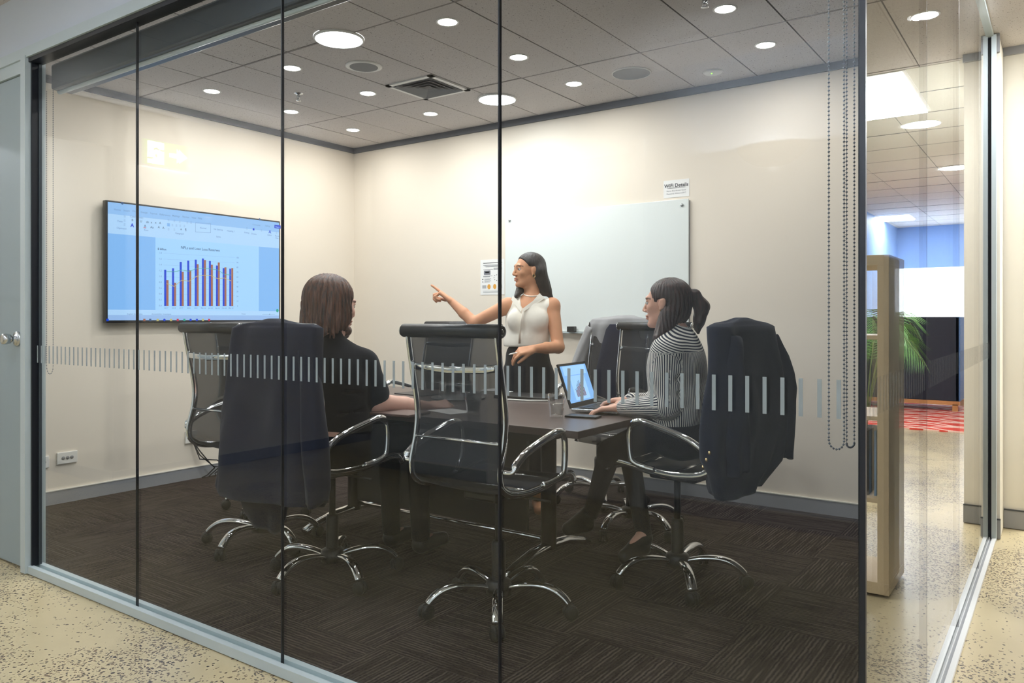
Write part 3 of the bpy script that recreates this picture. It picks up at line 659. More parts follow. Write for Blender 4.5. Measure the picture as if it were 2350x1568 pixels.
line([(740, 1050), (835, 1086), (920, 1010), (1010, 1022), (1100, 964), (1185, 950), (1270, 954), (1355, 992), (1435, 984), (1515, 1018)], 'scr_yellow')
for k in range(10): line([(705, 686+70.6*k), (1560, 738+65*k)], 'scr_grey', .0004, 3)
EX, EY = (0, 1, 0), (0, 0, 1)
def tx(s_, x, y, size, mi='scr_text', al='LEFT', bold=.01):
    yy, zz = zp(x, y); text_geo(q, s_, (.0042, yy, zz), EX, EY, size, SI[mi], al, bold)
tx('NPLs and Loan Loss Reserves', 1150, 650, .026, al='CENTER'); tx('$ billion', 632, 645, .020, bold=.02)
for k, s_ in enumerate(('1.8', '1.6', '1.4', '1.2', '1.0', '0.8', '0.6', '0.4', '0.2', '0.0')): tx(s_, 665, 692+70.3*k, .017, 'scr_grey', 'CENTER')
for k, s_ in enumerate(('100', '90', '80', '70', '60', '50', '40', '30', '20', '10', '0')): tx(s_, 1590, 750+58*k, .017, 'scr_grey', 'CENTER')
for x, s_ in zip((736, 826, 915, 1007, 1093, 1182, 1268, 1350, 1432, 1512), ('2017', '2018', '2019', '2020', '2021', 'Mar-22', 'Jun-22', 'Sep-22', 'Dec-22', 'Mar-23')): tx(s_, x, 1352, .0145, 'scr_grey', 'CENTER')
for x, y, s_ in ((108, 170, 'Home'), (225, 183, 'Insert'), (330, 190, 'Draw'), (430, 203, 'Design'), (545, 215, 'Layout'), (655, 230, 'References'), (808, 245, 'Mailings'), (930, 257, 'Review'), (1040, 268, 'View'), (1115, 275, 'Help')): tx(s_, x, y, .018, 'scr_grey')
for x, y, s_ in ((1140, 390, 'Normal'), (1305, 405, 'No Spacing'), (1465, 425, 'Heading 1'), (845, 455, 'Paragraph'), (1335, 495, 'Styles'), (470, 418, 'Font'), (140, 392, 'Clipboard'), (1672, 445, 'Editing'), (1755, 460, 'Dictate'), (1950, 475, 'Editor'), (2040, 485, 'Reuse'), (2046, 512, 'Files'), (300, 255, 'Calibri (Body)'), (150, 310, 'Paste')): tx(s_, x, y, .0165, 'scr_grey')
tx('A', 308, 370, .034, 'scr_blue', bold=.04); tx('A', 468, 372, .024, 'scr_text'); tx('A', 1965, 445, .034, 'scr_blue', bold=.03)
tx('Comments', 1770, 350, .016, 'scr_grey'); tx('Editing', 1925, 365, .016, 'scr_grey'); tx('Search', 960, 188, .014, 'scr_grey'); tx('Accessibility: Investigate', 560, 1425, .015, 'scr_grey'); tx('English (Australia)', 265, 1425, .015, 'scr_grey'); tx('Focus', 1640, 1422, .015, 'scr_grey')
for a, b in (((1087, 320), (1270, 332)), ((1087, 430), (1270, 442)), ((1087, 320), (1087, 430)), ((1270, 332), (1270, 442))): line([a, b], 'scr_grey', .0012, 5)
for x, y, s_ in ((320, 300, 'B'), (372, 305, 'I'), (420, 315, 'U'), (495, 322, 'ab'), (550, 328, 'x'), (600, 330, 'x'), (650, 335, 'A'), (545, 385, 'Aa'), (635, 385, 'A'), (690, 392, 'A'), (960, 415, '¶'), (905, 412, '≡')): tx(s_, x, y, .021, 'scr_text')
def sq(x, y, s_, mi, ly=4):
    y_, z_ = zp(x, y); rect(y_-s_, z_-s_, y_+s_, z_+s_, mi, ly)
for x, y in ((765, 290), (835, 300), (900, 310), (990, 320), (1035, 322), (765, 345), (812, 350), (860, 355), (905, 358), (955, 362), (765, 400), (835, 405), (240, 245), (238, 295), (238, 345), (1705, 390), (1880, 415), (2060, 440)):
    for k in range(3):
        y_, z_ = zp(x, y); rect(y_-.006, z_-.006+.006*k, y_+.006, z_-.0045+.006*k, 'scr_grey', 3.5)
sq(765, 345, .011, 'scr_bg', 3); sq(480, 380, .0001, 'scr_red'); line([(465, 380), (495, 383)], 'scr_red', .002); sq(1785, 400, .008, 'scr_blue'); rect(zp(2035, 0)[0], zp(2035, 385)[1], zp(2110, 0)[0], zp(2035, 345)[1], 'scr_blue', 3.5); tx('Share', 2045, 378, .017, 'scr_ribbon')
y_, z_ = zp(210, 87); q.add([(.003, y_+.009*math.cos(k*PI/6), z_+.009*math.sin(k*PI/6)) for k in range(12)], [tuple(range(12))], SI['scr_text'])
y_, z_ = zp(1857, 280); q.add([(.003, y_+.009*math.cos(k*PI/6), z_+.009*math.sin(k*PI/6)) for k in range(12)], [tuple(range(12))], SI['scr_text'])
y_, z_ = zp(2070, 1375); q.add([(.003, y_+.012*math.cos(k*PI/6), z_+.014*math.sin(k*PI/6)) for k in range(12)], [tuple(range(12))], SI['scr_teal'])
for x, c_ in ((475, 'scr_orange'), (545, 'scr_text'), (635, 'scr_yellow'), (795, 'scr_yellow'), (875, 'scr_red'), (955, 'scr_teal'), (1030, 'scr_blue'), (1105, 'scr_blue'), (1178, 'scr_yellow'), (1252, 'scr_red'), (33, 'scr_blue')): sq(x, 1487, .008, c_)
y_, z_ = zp(715, 1487); q.add([(.003, y_+.009*math.cos(k*PI/6), z_+.009*math.sin(k*PI/6)) for k in range(12)], [tuple(range(12))], SI['scr_blue'])
line([(1890, 1419), (2040, 1419)], 'scr_grey', .0008); sq(1978, 1419, .003, 'scr_text')
q.build('screen', scm, t)
# whiteboard
a = onY(1163, 492, YB); b = onY(1583, 465, YB); bz0, bz1 = 1.083, 1.975
t = thing('whiteboard', 'frameless white glass board on the back wall', 'whiteboard', (float(a[0]+b[0])/2, YB, bz0)); hw = float(b[0]-a[0])/2
q = MB(); q.bbox((-hw, -.022, 0), (hw, -.012, bz1-bz0), .002); q.build('board', 'whiteboard', t)
for sx_ in (-1, 1):
    for zz in (.04, bz1-bz0-.04):
        q = MB(); q.lathe([(.011, 0), (.012, .004), (.009, .008), (.001, .009)], 16, (sx_*(hw-.045), -.022, zz), R=Matrix.Rotation(PI/2, 3, 'X')); q.build('standoff', 'chrome_brushed', t)
q = MB(); q.box((-hw, -.012, .01), (hw, 0, bz1-bz0-.01)); q.build('backing', 'grille_grey', t)
q = MB(); q.box((-hw, -.045, -.010), (hw, -.0225, -.002)); q.build('pen_tray', 'alu', t)
p = onY(1316, 757, YB-.03); q = MB(); q.bbox((p[0]-.03, YB-.075, bz0), (p[0]+.03, YB-.035, bz0+.04), .004); tag(q.build('whiteboard_eraser', 'black_plastic'), 'black eraser block at the lower edge of the whiteboard', 'eraser')
# papers on the wall
a = onY(1523, 417, YB); b = onY(1582, 450, YB); t = thing('wall_notice', 'small white WiFi Details notice above the whiteboard', 'notice', (0, 0, 0))
q = MB(); q.box((a[0], YB-.002, b[2]), (b[0], YB-.0005, a[2]+.003)); q.build('sheet', 'paper', t)
q = MB(); text_geo(q, 'WiFi Details', ((a[0]+b[0])/2, YB-.0025, a[2]-.045), (1, 0, 0), (0, 0, 1), .034, 0, 'CENTER', .02)
q.box((a[0]+.027, YB-.0027, a[2]-.052), (b[0]-.027, YB-.0024, a[2]-.0495)); text_geo(q, 'Name: Boardroom Guest', ((a[0]+b[0])/2, YB-.0025, a[2]-.073), (1, 0, 0), (0, 0, 1), .0135, 1, 'CENTER'); text_geo(q, 'Password: Welcome2017', ((a[0]+b[0])/2, YB-.0025, a[2]-.092), (1, 0, 0), (0, 0, 1), .0135, 1, 'CENTER')
q.build('lettering', ['ink', 'ink_grey'], t)
a = onY(1103, 597, YB); b = onY(1163, 676, YB); t = thing('wall_poster', 'white instruction sheet left of the whiteboard', 'poster', (0, 0, 0))
q = MB(); q.box((a[0], YB-.002, b[2]), (b[0]-.02, YB-.0005, a[2])); q.build('sheet', 'paper', t)
q = MB(); X0 = a[0]; Z0 = a[2]; w2 = b[0]-.02-a[0]; h2 = a[2]-b[2]
def pr_(x0, z0, x1, z1, mi): q.box((X0+w2*x0, YB-.0027, Z0-h2*z1), (X0+w2*x1, YB-.0022, Z0-h2*z0), mi)
pr_(.12, .09, .9, .105, 0)
for k in range(3): pr_(.12+.05*k, .15+.025*k, .9-.05*k, .162+.025*k, 1)
pr_(.12, .275, .52, .285, 1); pr_(.15, .31, .42, .43, 1); pr_(.2, .34, .37, .38, 3)
for k in range(3): pr_(.55, .24+.02*k, .9, .25+.02*k, 1)
for k in range(2): pr_(.12, .46+.02*k, .5-.1*k, .47+.02*k, 1)
for k in range(4): pr_(.17, .54+.03*k, .45-.05*(k % 2), .55+.03*k, 1)
pr_(.08, .54, .12, .575, 0); pr_(.08, .62, .12, .64, 0)
for k in range(8): an = PI*2*k/8; cx_, cz_ = .68+.11*math.cos(an), .52+.08*math.sin(an); pr_(cx_-.012, cz_-.01, cx_+.012, cz_+.012, 0)
for k in range(5): pr_(.08, .73+.018*k, .25, .738+.018*k, 1); pr_(.75, .73+.018*k, .9, .738+.018*k, 1)
for cx_, mi in ((.36, 2), (.6, 2)):
    q.add([(X0+w2*cx_+.016*math.cos(k*PI/8), YB-.003, Z0-h2*.77+.02*math.sin(k*PI/8)) for k in range(16)], [tuple(range(16))], mi)
pr_(.57, .72, .63, .76, 0)
for k in range(3): pr_(.12, .89+.025*k, .85, .896+.025*k, 1)
q.build('print', ['ink', 'ink_grey', 'ink_orange', 'paper'], t)
# power outlets on the left wall, and their cables
def outlet(lb, u, v, w_, h_, n):
    p = onX(u, v, XL); t = thing('power_outlet', lb, 'power outlet', (XL, float(p[1]), float(p[2])), 0, 'wall power outlets')
    q = MB(); q.bbox((0, -w_/2, -h_/2), (.012, w_/2, h_/2), .003); q.build('plate', 'plastic_white', t)
    for k in range(n):
        q = MB(); q.lathe([(.011, 0), (.011, .002), (.001, .002)], 14, (.012, (k-(n-1)/2)*.026, 0), R=Matrix.Rotation(PI/2, 3, 'Y')); q.build('socket', 'grille_grey', t)
outlet('white three-gang power outlet low on the left wall', 153, 1050, .125, .075, 3); outlet('white power outlet partly hidden behind the far left chair', 437, 1003, .09, .09, 2)
outlet('white power outlet at the left post near the floor', 94, 1062, .09, .075, 2)
p = onX(437, 1008, XL); py, pz = float(p[1]), float(p[2])
for k, (dx, dy, sg) in enumerate(((.25, .16, .1), (.3, .2, .16), (.2, .24, .05))):
    q = MB(); q.tube([(XL+.015, py+.01*k, pz-.02*k), (XL+.04, py+.05, pz-.09-.03*k), (XL+.08, py+dy*.7, pz-.15-sg*.4), (XL+.06, py+dy, .07), (XL+.03, py+dy*.75, .02), (XL+.05, py+dy*.4+.04*k, .012)], .0045, 8)
    tag(q.build('power_cable', 'black_rubber'), ('dark cable drooping from the outlet to the carpet, %s' % ('shortest loop', 'widest loop', 'middle loop')[k]), 'cable', 'cables below the outlet')
# roller blinds: front housing with chains, side blind lowered
t = thing('roller_blind', 'rolled up dark roller blind housing above the front glass', 'roller blind', (0, 0, 0))
q = MB(); q.bbox((-3.88, YG+.05, ZG-.125), (XS-.05, YG+.15, ZG-.005), .01); q.build('cassette', 'alu_dark', t)
q = MB(); q.tube([(-3.88, YG+.09, ZG-.125), (XS-.05, YG+.09, ZG-.125)], .012, 10); q.build('bottom_bar', 'alu', t)
mat('bead', srgb(96, 104, 116), .35)
def chain(pts, parent, r=.0031):
    # bead chain: beads threaded along a path
    q = MB(); P = [Vector(a) for a in pts]; step = .0088; acc_ = 0
    q.tube(P, .0006, 4)
    for a, b in zip(P[:-1], P[1:]):
        l = (b-a).length; n = max(1, int(l/step))
        for k in range(n):
            c_ = a.lerp(b, k/n); s = r
            vs = [c_+Vector(d_)*s for d_ in ((1, 0, 0), (-1, 0, 0), (0, 1, 0), (0, -1, 0), (0, 0, 1), (0, 0, -1))]
            q.add(vs, [(0, 2, 4), (2, 1, 4), (1, 3, 4), (3, 0, 4), (2, 0, 5), (1, 2, 5), (3, 1, 5), (0, 3, 5)], 0, True)
    return q.build('bead_chain', 'bead', parent)
def loop(xa, xb, y, ztop, zbot, yb=None):
    yb = y if yb is None else yb; c_ = (xa+xb)/2; r = abs(xb-xa)/2; my = (y+yb)/2
    return [(xa, y, ztop), (xa+.0, y, zbot+r*1.6)]+[(c_-(xb-xa)/2*math.cos(PI*k/8), y+(yb-y)*k/8, zbot+r*1.2*(1-math.sin(PI*k/8))) for k in range(9)]+[(xb, yb, zbot+r*1.6), (xb, yb, ztop)]
a = onY(1902, 1030, YG+.09); b = onY(1937, 1030, YG+.09); chain(loop(float(a[0]), float(b[0]), YG+.09, ZG-.1, float(a[2])), t)
a = onY(107, 858, YG+.09); b = onY(122, 858, YG+.09); chain(loop(float(a[0]), float(b[0]), YG+.09, ZG-.1, float(a[2])), t)
t = thing('roller_blind', 'dark mesh roller blind lowered inside the side glass', 'roller blind', (0, 0, 0))
q = MB(); q.box((XS-.0125, YG+.016, .03), (XS-.0115, 4.86, H-.03)); q.build('fabric', 'screen_blind', t)
q = MB(); q.tube([(XS-.012, YG+.02, .03), (XS-.012, 4.86, .03)], .005, 8); q.build('bottom_bar', 'alu_dark', t)
a = onT(1943, 1028, 1.78); chain(loop(float(a[0]), float(a[0])+.012, float(a[1]), H-.04, float(a[2]), float(a[1])+.02), t)
# ------------------------------------------------------------------ table
TX0, TX1, TY0, TY1, TZ = -3.65, -1.545, 2.63, 3.70, .74
t = thing('meeting_table', 'dark brown meeting table between the chairs', 'table', (-2.6, 3.16, 0))
q = MB(); q.bbox((TX0+2.6, TY0-3.16, TZ-.03), (TX1+2.6, TY1-3.16, TZ), .002); q.build('tabletop', 'table_top', t)
q = MB(); q.box((-.75, -.35, TZ-.09), (.75, -.32, TZ-.03)); q.box((-.75, .32, TZ-.09), (.75, .35, TZ-.03)); q.box((-.78, -.35, TZ-.09), (-.75, .35, TZ-.03)); q.box((.75-.0, -.35, TZ-.09), (.78, .35, TZ-.03)); q.build('under_frame', 'table_dark', t)
q = MB(); q.bbox((-.72, -.012, .14), (.46, .012, TZ-.09), .002); q.build('modesty_panel', 'table_dark', t)
for sx_ in (-.75, .58):
    q = MB(); q.tube([(sx_, 0, .08), (sx_, 0, TZ-.09)], .038, 20); q.build('leg', 'table_dark', t)
    q = MB(); q.tube([(sx_, -.36, .028), (sx_, -.3, .05), (sx_, -.15, .085), (sx_, 0, .095), (sx_, .15, .085), (sx_, .3, .05), (sx_, .36, .028)], .025, 12, sq=(.8, 1.2)); q.build('foot', 'chrome', t)
q = MB(); q.tube([(-.75, 0, .12), (.58, 0, .12)], .01, 8); q.build('stretcher', 'chrome', t)
# ------------------------------------------------------------------ office chair
PROF = [(-.300, 1.125), (-.292, 1.07), (-.272, .97), (-.252, .87), (-.245, .80), (-.252, .73), (-.268, .67), (-.280, .62), (-.272, .575), (-.24, .545), (-.19, .528), (-.10, .520), (0, .525), (.1, .540), (.18, .548), (.222, .535), (.238, .505)]
def smooth_prof(P, k=3):
    # Catmull-Rom
    out = []
    for i in range(len(P)-1):
        p0, p1, p2, p3 = P[max(i-1, 0)], P[i], P[i+1], P[min(i+2, len(P)-1)]
        for j in range(k):
            s = j/k; out.append(tuple(.5*((2*b_)+(-a_+c_)*s+(2*a_-5*b_+4*c_-d_)*s*s+(-a_+3*b_-3*c_+d_)*s**3) for a_, b_, c_, d_ in zip(p0, p1, p2, p3)))
    return out+[P[-1]]
SP = smooth_prof(PROF)
def make_chair(bare=False):
    t = thing('office_chair', 'x', 'chair')
    w_ = .212
    q = MB(); vs = []
    for y, z in SP:
        for k in range(9):
            x = -w_+.012+(2*w_-.024)*k/8; vs.append((x, y+.0 if z > .6 else y, z-.010*(1-(x/w_)**2)*(1 if z < .56 else 0)))
    n = len(SP); vs2 = [(x, y-.003 if z > .56 else y, z-.003 if z <= .56 else z) for x, y, z in vs]
    f = []
    for i in range(n-1):
        for k in range(8):
            f.append((i*9+k, i*9+k+1, (i+1)*9+k+1, (i+1)*9+k))
    q.add(vs, f, 0, True); q.build('mesh_sling', 'chair_mesh', t)
    for s in (-1, 1):
        q = MB(); q.tube([(s*w_, y, z) for y, z in SP], .0165, 10, sq=(.38, 1.0), upv=(1, 0, 0)); q.build('side_frame', 'chrome', t)
        a = MB(); X = s*(w_+.045)
        pts = smooth_prof([(s*(w_+.01), -.272, .625), (X-.0*s, -.268, .628), (X, -.24, .655), (X, -.17, .690), (X, -.05, .722), (X, .035, .738), (X, .075, .722), (X, .088, .68), (X, .085, .60), (X, .07, .565), (X-.02*s, .03, .545), (s*(w_+.005), -.01, .535)], 4)
        a.tube(pts, [.009 if i < 6 else (.015 if i < 24 else .011) for i in range(len(pts))], 10, sq=(1.0, 1.15)); arm = a.build('armrest', 'chrome', t)
    q = MB(); q.tube([(-w_-.02, -.302, 1.13), (w_+.02, -.302, 1.13)], .026, 20); q.build('head_bar', 'black_plastic', t)
    for s in (-1, 1):
        q = MB(); q.lathe([(.023, 0), (.023, .006), (.016, .008), (.014, .003), (.009, .003), (.008, .007), (.001, .008)], 20, (s*(w_+.02), -.302, 1.13), R=Matrix.Rotation(s*PI/2, 3, 'Y')); q.build('end_cap', 'chrome', t)
    q = MB(); q.tube([(-w_, -.275, 1.0), (-w_+.05, -.305, .992), (0, -.315, .985), (w_-.05, -.305, .992), (w_, -.275, 1.0)], .011, 10, sq=(1.3, .6)); q.build('back_crossbar', 'chrome', t)
    for yy, zz, rr_ in ((-.255, .72, .006), (-.05, .512, .008), (.12, .53, .008)):
        q = MB(); q.tube([(-w_, yy, zz), (w_, yy, zz)], rr_, 8); q.build('seat_crossbar', 'chrome', t)
    q = MB(); q.bbox((-.08, -.13, .465), (.08, .1, .505), .012); q.tube([(.05, -.02, .48), (.17, .0, .475), (.24, .01, .47)], .006, 8); q.build('tilt_mechanism', 'black_plastic', t)
    q = MB(); q.tube([(0, 0, .28), (0, 0, .47)], .015, 16); q.build('gas_lift', 'black_plastic', t)
    q = MB(); q.lathe([(.026, .09), (.028, .12), (.028, .27), (.024, .285)], 20); q.lathe([(.05, .075), (.052, .1), (.05, .125), (.03, .135)], 24); q.build('column', 'black_plastic', t)
    b = bpy.data.objects.new('star_base', None); COL.objects.link(b); b.parent = t; b.empty_display_size = .1
    LP = smooth_prof([(.035, .100), (.10, .116), (.17, .122), (.225, .112), (.265, .088), (.290, .062)], 4)
    for k in range(5):
        an = 2*PI*k/5; ca, sa = math.cos(an), math.sin(an)
        q = MB(); q.tube([(r*ca, r*sa, z) for r, z in LP], [.016+.004*min(1, i/12) for i in range(len(LP))], 12, sq=(.75, 1.1), upv=(0, 0, 1)); lg = q.build('leg', 'chrome', b)
        q = MB(); ox, oy = .296*ca, .296*sa; R = Matrix.Rotation(an+.5, 3, 'Z') @ Matrix.Rotation(PI/2, 3, 'X')
        for off in (-.022, .004): q.lathe([(.008, 0), (.026, .001), (.0285, .005), (.0285, .013), (.026, .017), (.008, .018)], 20, tuple(Vector((ox, oy, .0325))+(R @ Vector((0, 0, off)))), R=R)
        q.sphere((ox, oy, .043), .020, 8, sc=(1, 1, .75)); q.build('caster', 'black_rubber', b)
    return t
def place(c, x, y, rz, base, label):
    c.location = (x, y, .004); c.rotation_euler = (0, 0, rz); c['label'] = label; c['group'] = 'mesh office chairs around the table'
    for k in kids(c):
        if k.type == 'EMPTY': k.rotation_euler = (0, 0, base-rz)
    return c
CDIR = math.atan2(-.8165, .5774)
proto = make_chair()
CH_SPECS = [(-1.855, 2.53, 0, CDIR, 'black mesh office chair in front, centre, empty with its back to the glass'),
            (-3.40, 2.56, 0, CDIR-.4, 'black mesh office chair at far left, empty, below the television'),
            (-2.72, 2.43, 0, CDIR+PI/5, 'office chair the bearded person sits on, under a dark coat'),
            (-3.97, 3.08, -PI/2, 0, 'black mesh office chair at the head of the table, below the screen'),
            (-1.41, 3.27, 1.48, CDIR, 'office chair of the person in stripes, under a navy blazer'),
            (-2.45, 4.43, PI, .3, 'office chair by the whiteboard with a grey jacket over it'),
            (-1.97, 3.93, PI, .9, 'black mesh office chair behind the laptop, empty, facing the glass'),
            (-3.56, 3.98, PI, .5, 'black mesh office chair across the table, behind the front centre chair')]
chairs = []
for i, s in enumerate(CH_SPECS): chairs.append(s)
made = [proto]+[copy_tree(proto) for _ in CH_SPECS[1:]]
for c_, s in zip(made, CH_SPECS): place(c_, *s)
# ------------------------------------------------------------------ figures
def basis(f, up=(0, 0, 1), tilt=0):
    y = nrm(f); x = nrm(np.cross(y, up)); z = np.cross(x, y); return np.stack([x, y, z], 1)      # columns: right, forward, up
def head_ops(c, B, s, fem=True, hairline=None):
    l = lambda x, y, z: c+B@(V3(x, y, z)*s); e = lambda x, y, z, r: sd_ell(l(x, y, z), V3(*r)*s, B)
    j = .92 if fem else 1.06
    o = [('u', 0, e(0, -.018, .03, (.074, .094, .084))), ('u', .03, e(0, .028, -.02, (.060*j, .062, .085))),
         ('u', .02, sd_cone(l(0, .015, -.065), l(0, .072, -.098), .046*s*j, .019*s*j)), ('u', .02, sd_cone(l(.03*j, -.005, -.055), l(.018*j, .05, -.09), .03*s, .02*s)), ('u', .02, sd_cone(l(-.03*j, -.005, -.055), l(-.018*j, .05, -.09), .03*s, .02*s)),
         ('u', .012, e(.034*j, .062, -.022, (.022, .02, .022))), ('u', .012, e(-.034*j, .062, -.022, (.022, .02, .022))),
         ('u', .012, e(0, .082, .025, (.045, .012, .014))),
         ('s', .012, sd_ell(l(.031, .096, .004), V3(.017, .012, .011)*s, B)), ('s', .012, sd_ell(l(-.031, .096, .004), V3(.017, .012, .011)*s, B)),
         ('u', .010, sd_cone(l(0, .088, .012), l(0, .1065, -.030), .0065*s, .0092*s)), ('u', .006, e(.011, .095, -.035, (.008, .010, .007))), ('u', .006, e(-.011, .095, -.035, (.008, .010, .007))),
         ('u', .006, e(0, .0895, -.058, (.021, .009, .0055))), ('u', .006, e(0, .0875, -.0705, (.018, .0095, .0065))), ('s', .003, e(0, .0995, -.064, (.021, .006, .0016))),
         ('u', .004, sd_ell(l(-.031, .080, .0115), V3(.016, .008, .0035)*s, B)), ('u', .004, sd_ell(l(.031, .080, .0115), V3(.016, .008, .0035)*s, B))]
    for sx_ in (1, -1):
        o += [('u', .005, e(sx_*.076, -.004, -.004, (.007, .017, .028))), ('u', .004, e(sx_*.081, -.012, .006, (.006, .014, .020))), ('s', .004, e(sx_*.088, .000, .0, (.005, .008, .013))), ('u', .004, e(sx_*.079, .003, -.028, (.005, .007, .009)))]
    return o, l
def head_attrs(c, B, s):
    def loc(P): return ((P-c)@B)/s
    def lip(P):
        q = loc(P); return np.clip(1.6-np.sqrt((q[:, 0]/.021)**2+((q[:, 2]+.064)/.0095)**2+((q[:, 1]-.098)/.03)**2)*1.3, 0, .55)
    def brow(P):
        q = loc(P); ax_ = np.abs(q[:, 0]); arc = .0225+.004*np.cos((ax_-.03)*90)
        return np.where((ax_ > .012) & (ax_ < .052) & (q[:, 1] > .05), np.clip(1.7-np.abs(q[:, 2]-arc)/.0028, 0, .85), 0)
    return {'lip': lip, 'brow': brow}
def eyes(parent, l, B, s):
    for sx_ in (1, -1):
        q = MB(); c_ = l(sx_*.030, .0755, .003); q.sphere(c_, .0122*s, 8); q.sphere(c_+B@V3(.0, .0072, .0)*s, .0072*s, 6, 1); q.build('eye', ['eye_white', 'iris'], parent)
def hand_ops(w_, d, n, side, curls, s=1.0, spread=.1, k=.006, thumb=(.55, .75, -.25), tcurl=.3):
    # w_: wrist, d: towards fingers, n: back of the hand, side: +1/-1 thumb side along cross(d,n)
    d = nrm(d); n = nrm(n-d*np.dot(n, d)); sd = np.cross(d, n)*side; o = []
    offs = (.028, .010, -.009, -.026); ln = (.95, 1.05, .98, .78)
    for i in range(4):
        kn_ = w_+d*(.088-.004*abs(i-1.2))*s+sd*offs[i]*s; o.append(('u', .012*s if o else 0, sd_cone(w_+sd*offs[i]*.6*s+d*.01*s, kn_, .0135*s, .0105*s)))
    for i in range(4):
        p_ = w_+d*(.088-.004*abs(i-1.2))*s+sd*offs[i]*s; an = 0; L3 = (.043, .027, .021); r = .0092*s*(.86 if i == 3 else 1)
        for j in range(3):
            an += curls[i][j]; dd = d*math.cos(an)-n*math.sin(an)+sd*(offs[i]/.028)*spread*max(0, math.cos(an)); dd = nrm(dd)
            e_ = p_+dd*L3[j]*ln[i]*s; o.append(('u', k if j == 0 else .002, sd_cone(p_, e_, r*(1-.07*j), r*(.93-.08*j)))); p_ = e_
    p_ = w_+d*.022*s+sd*.022*s; dd = nrm(d*thumb[0]+sd*thumb[1]+n*thumb[2])
    e_ = p_+dd*.042*s; o.append(('u', .012, sd_cone(p_, e_, .0145*s, .0105*s))); d2_ = nrm(dd+d*tcurl-sd*tcurl*.5); f_ = e_+d2_*.032*s; o.append(('u', .003, sd_cone(e_, f_, .0105*s, .0095*s))); g_ = f_+nrm(d2_+d*tcurl*.6)*.024*s; o.append(('u', .002, sd_cone(f_, g_, .0095*s, .0078*s)))
    return o
def bb(pts, pad):
    A = np.array(pts); return A.min(0)-pad, A.max(0)+pad
ST = (0.02, .03, .03); CU = (1.25, 1.5, .9)
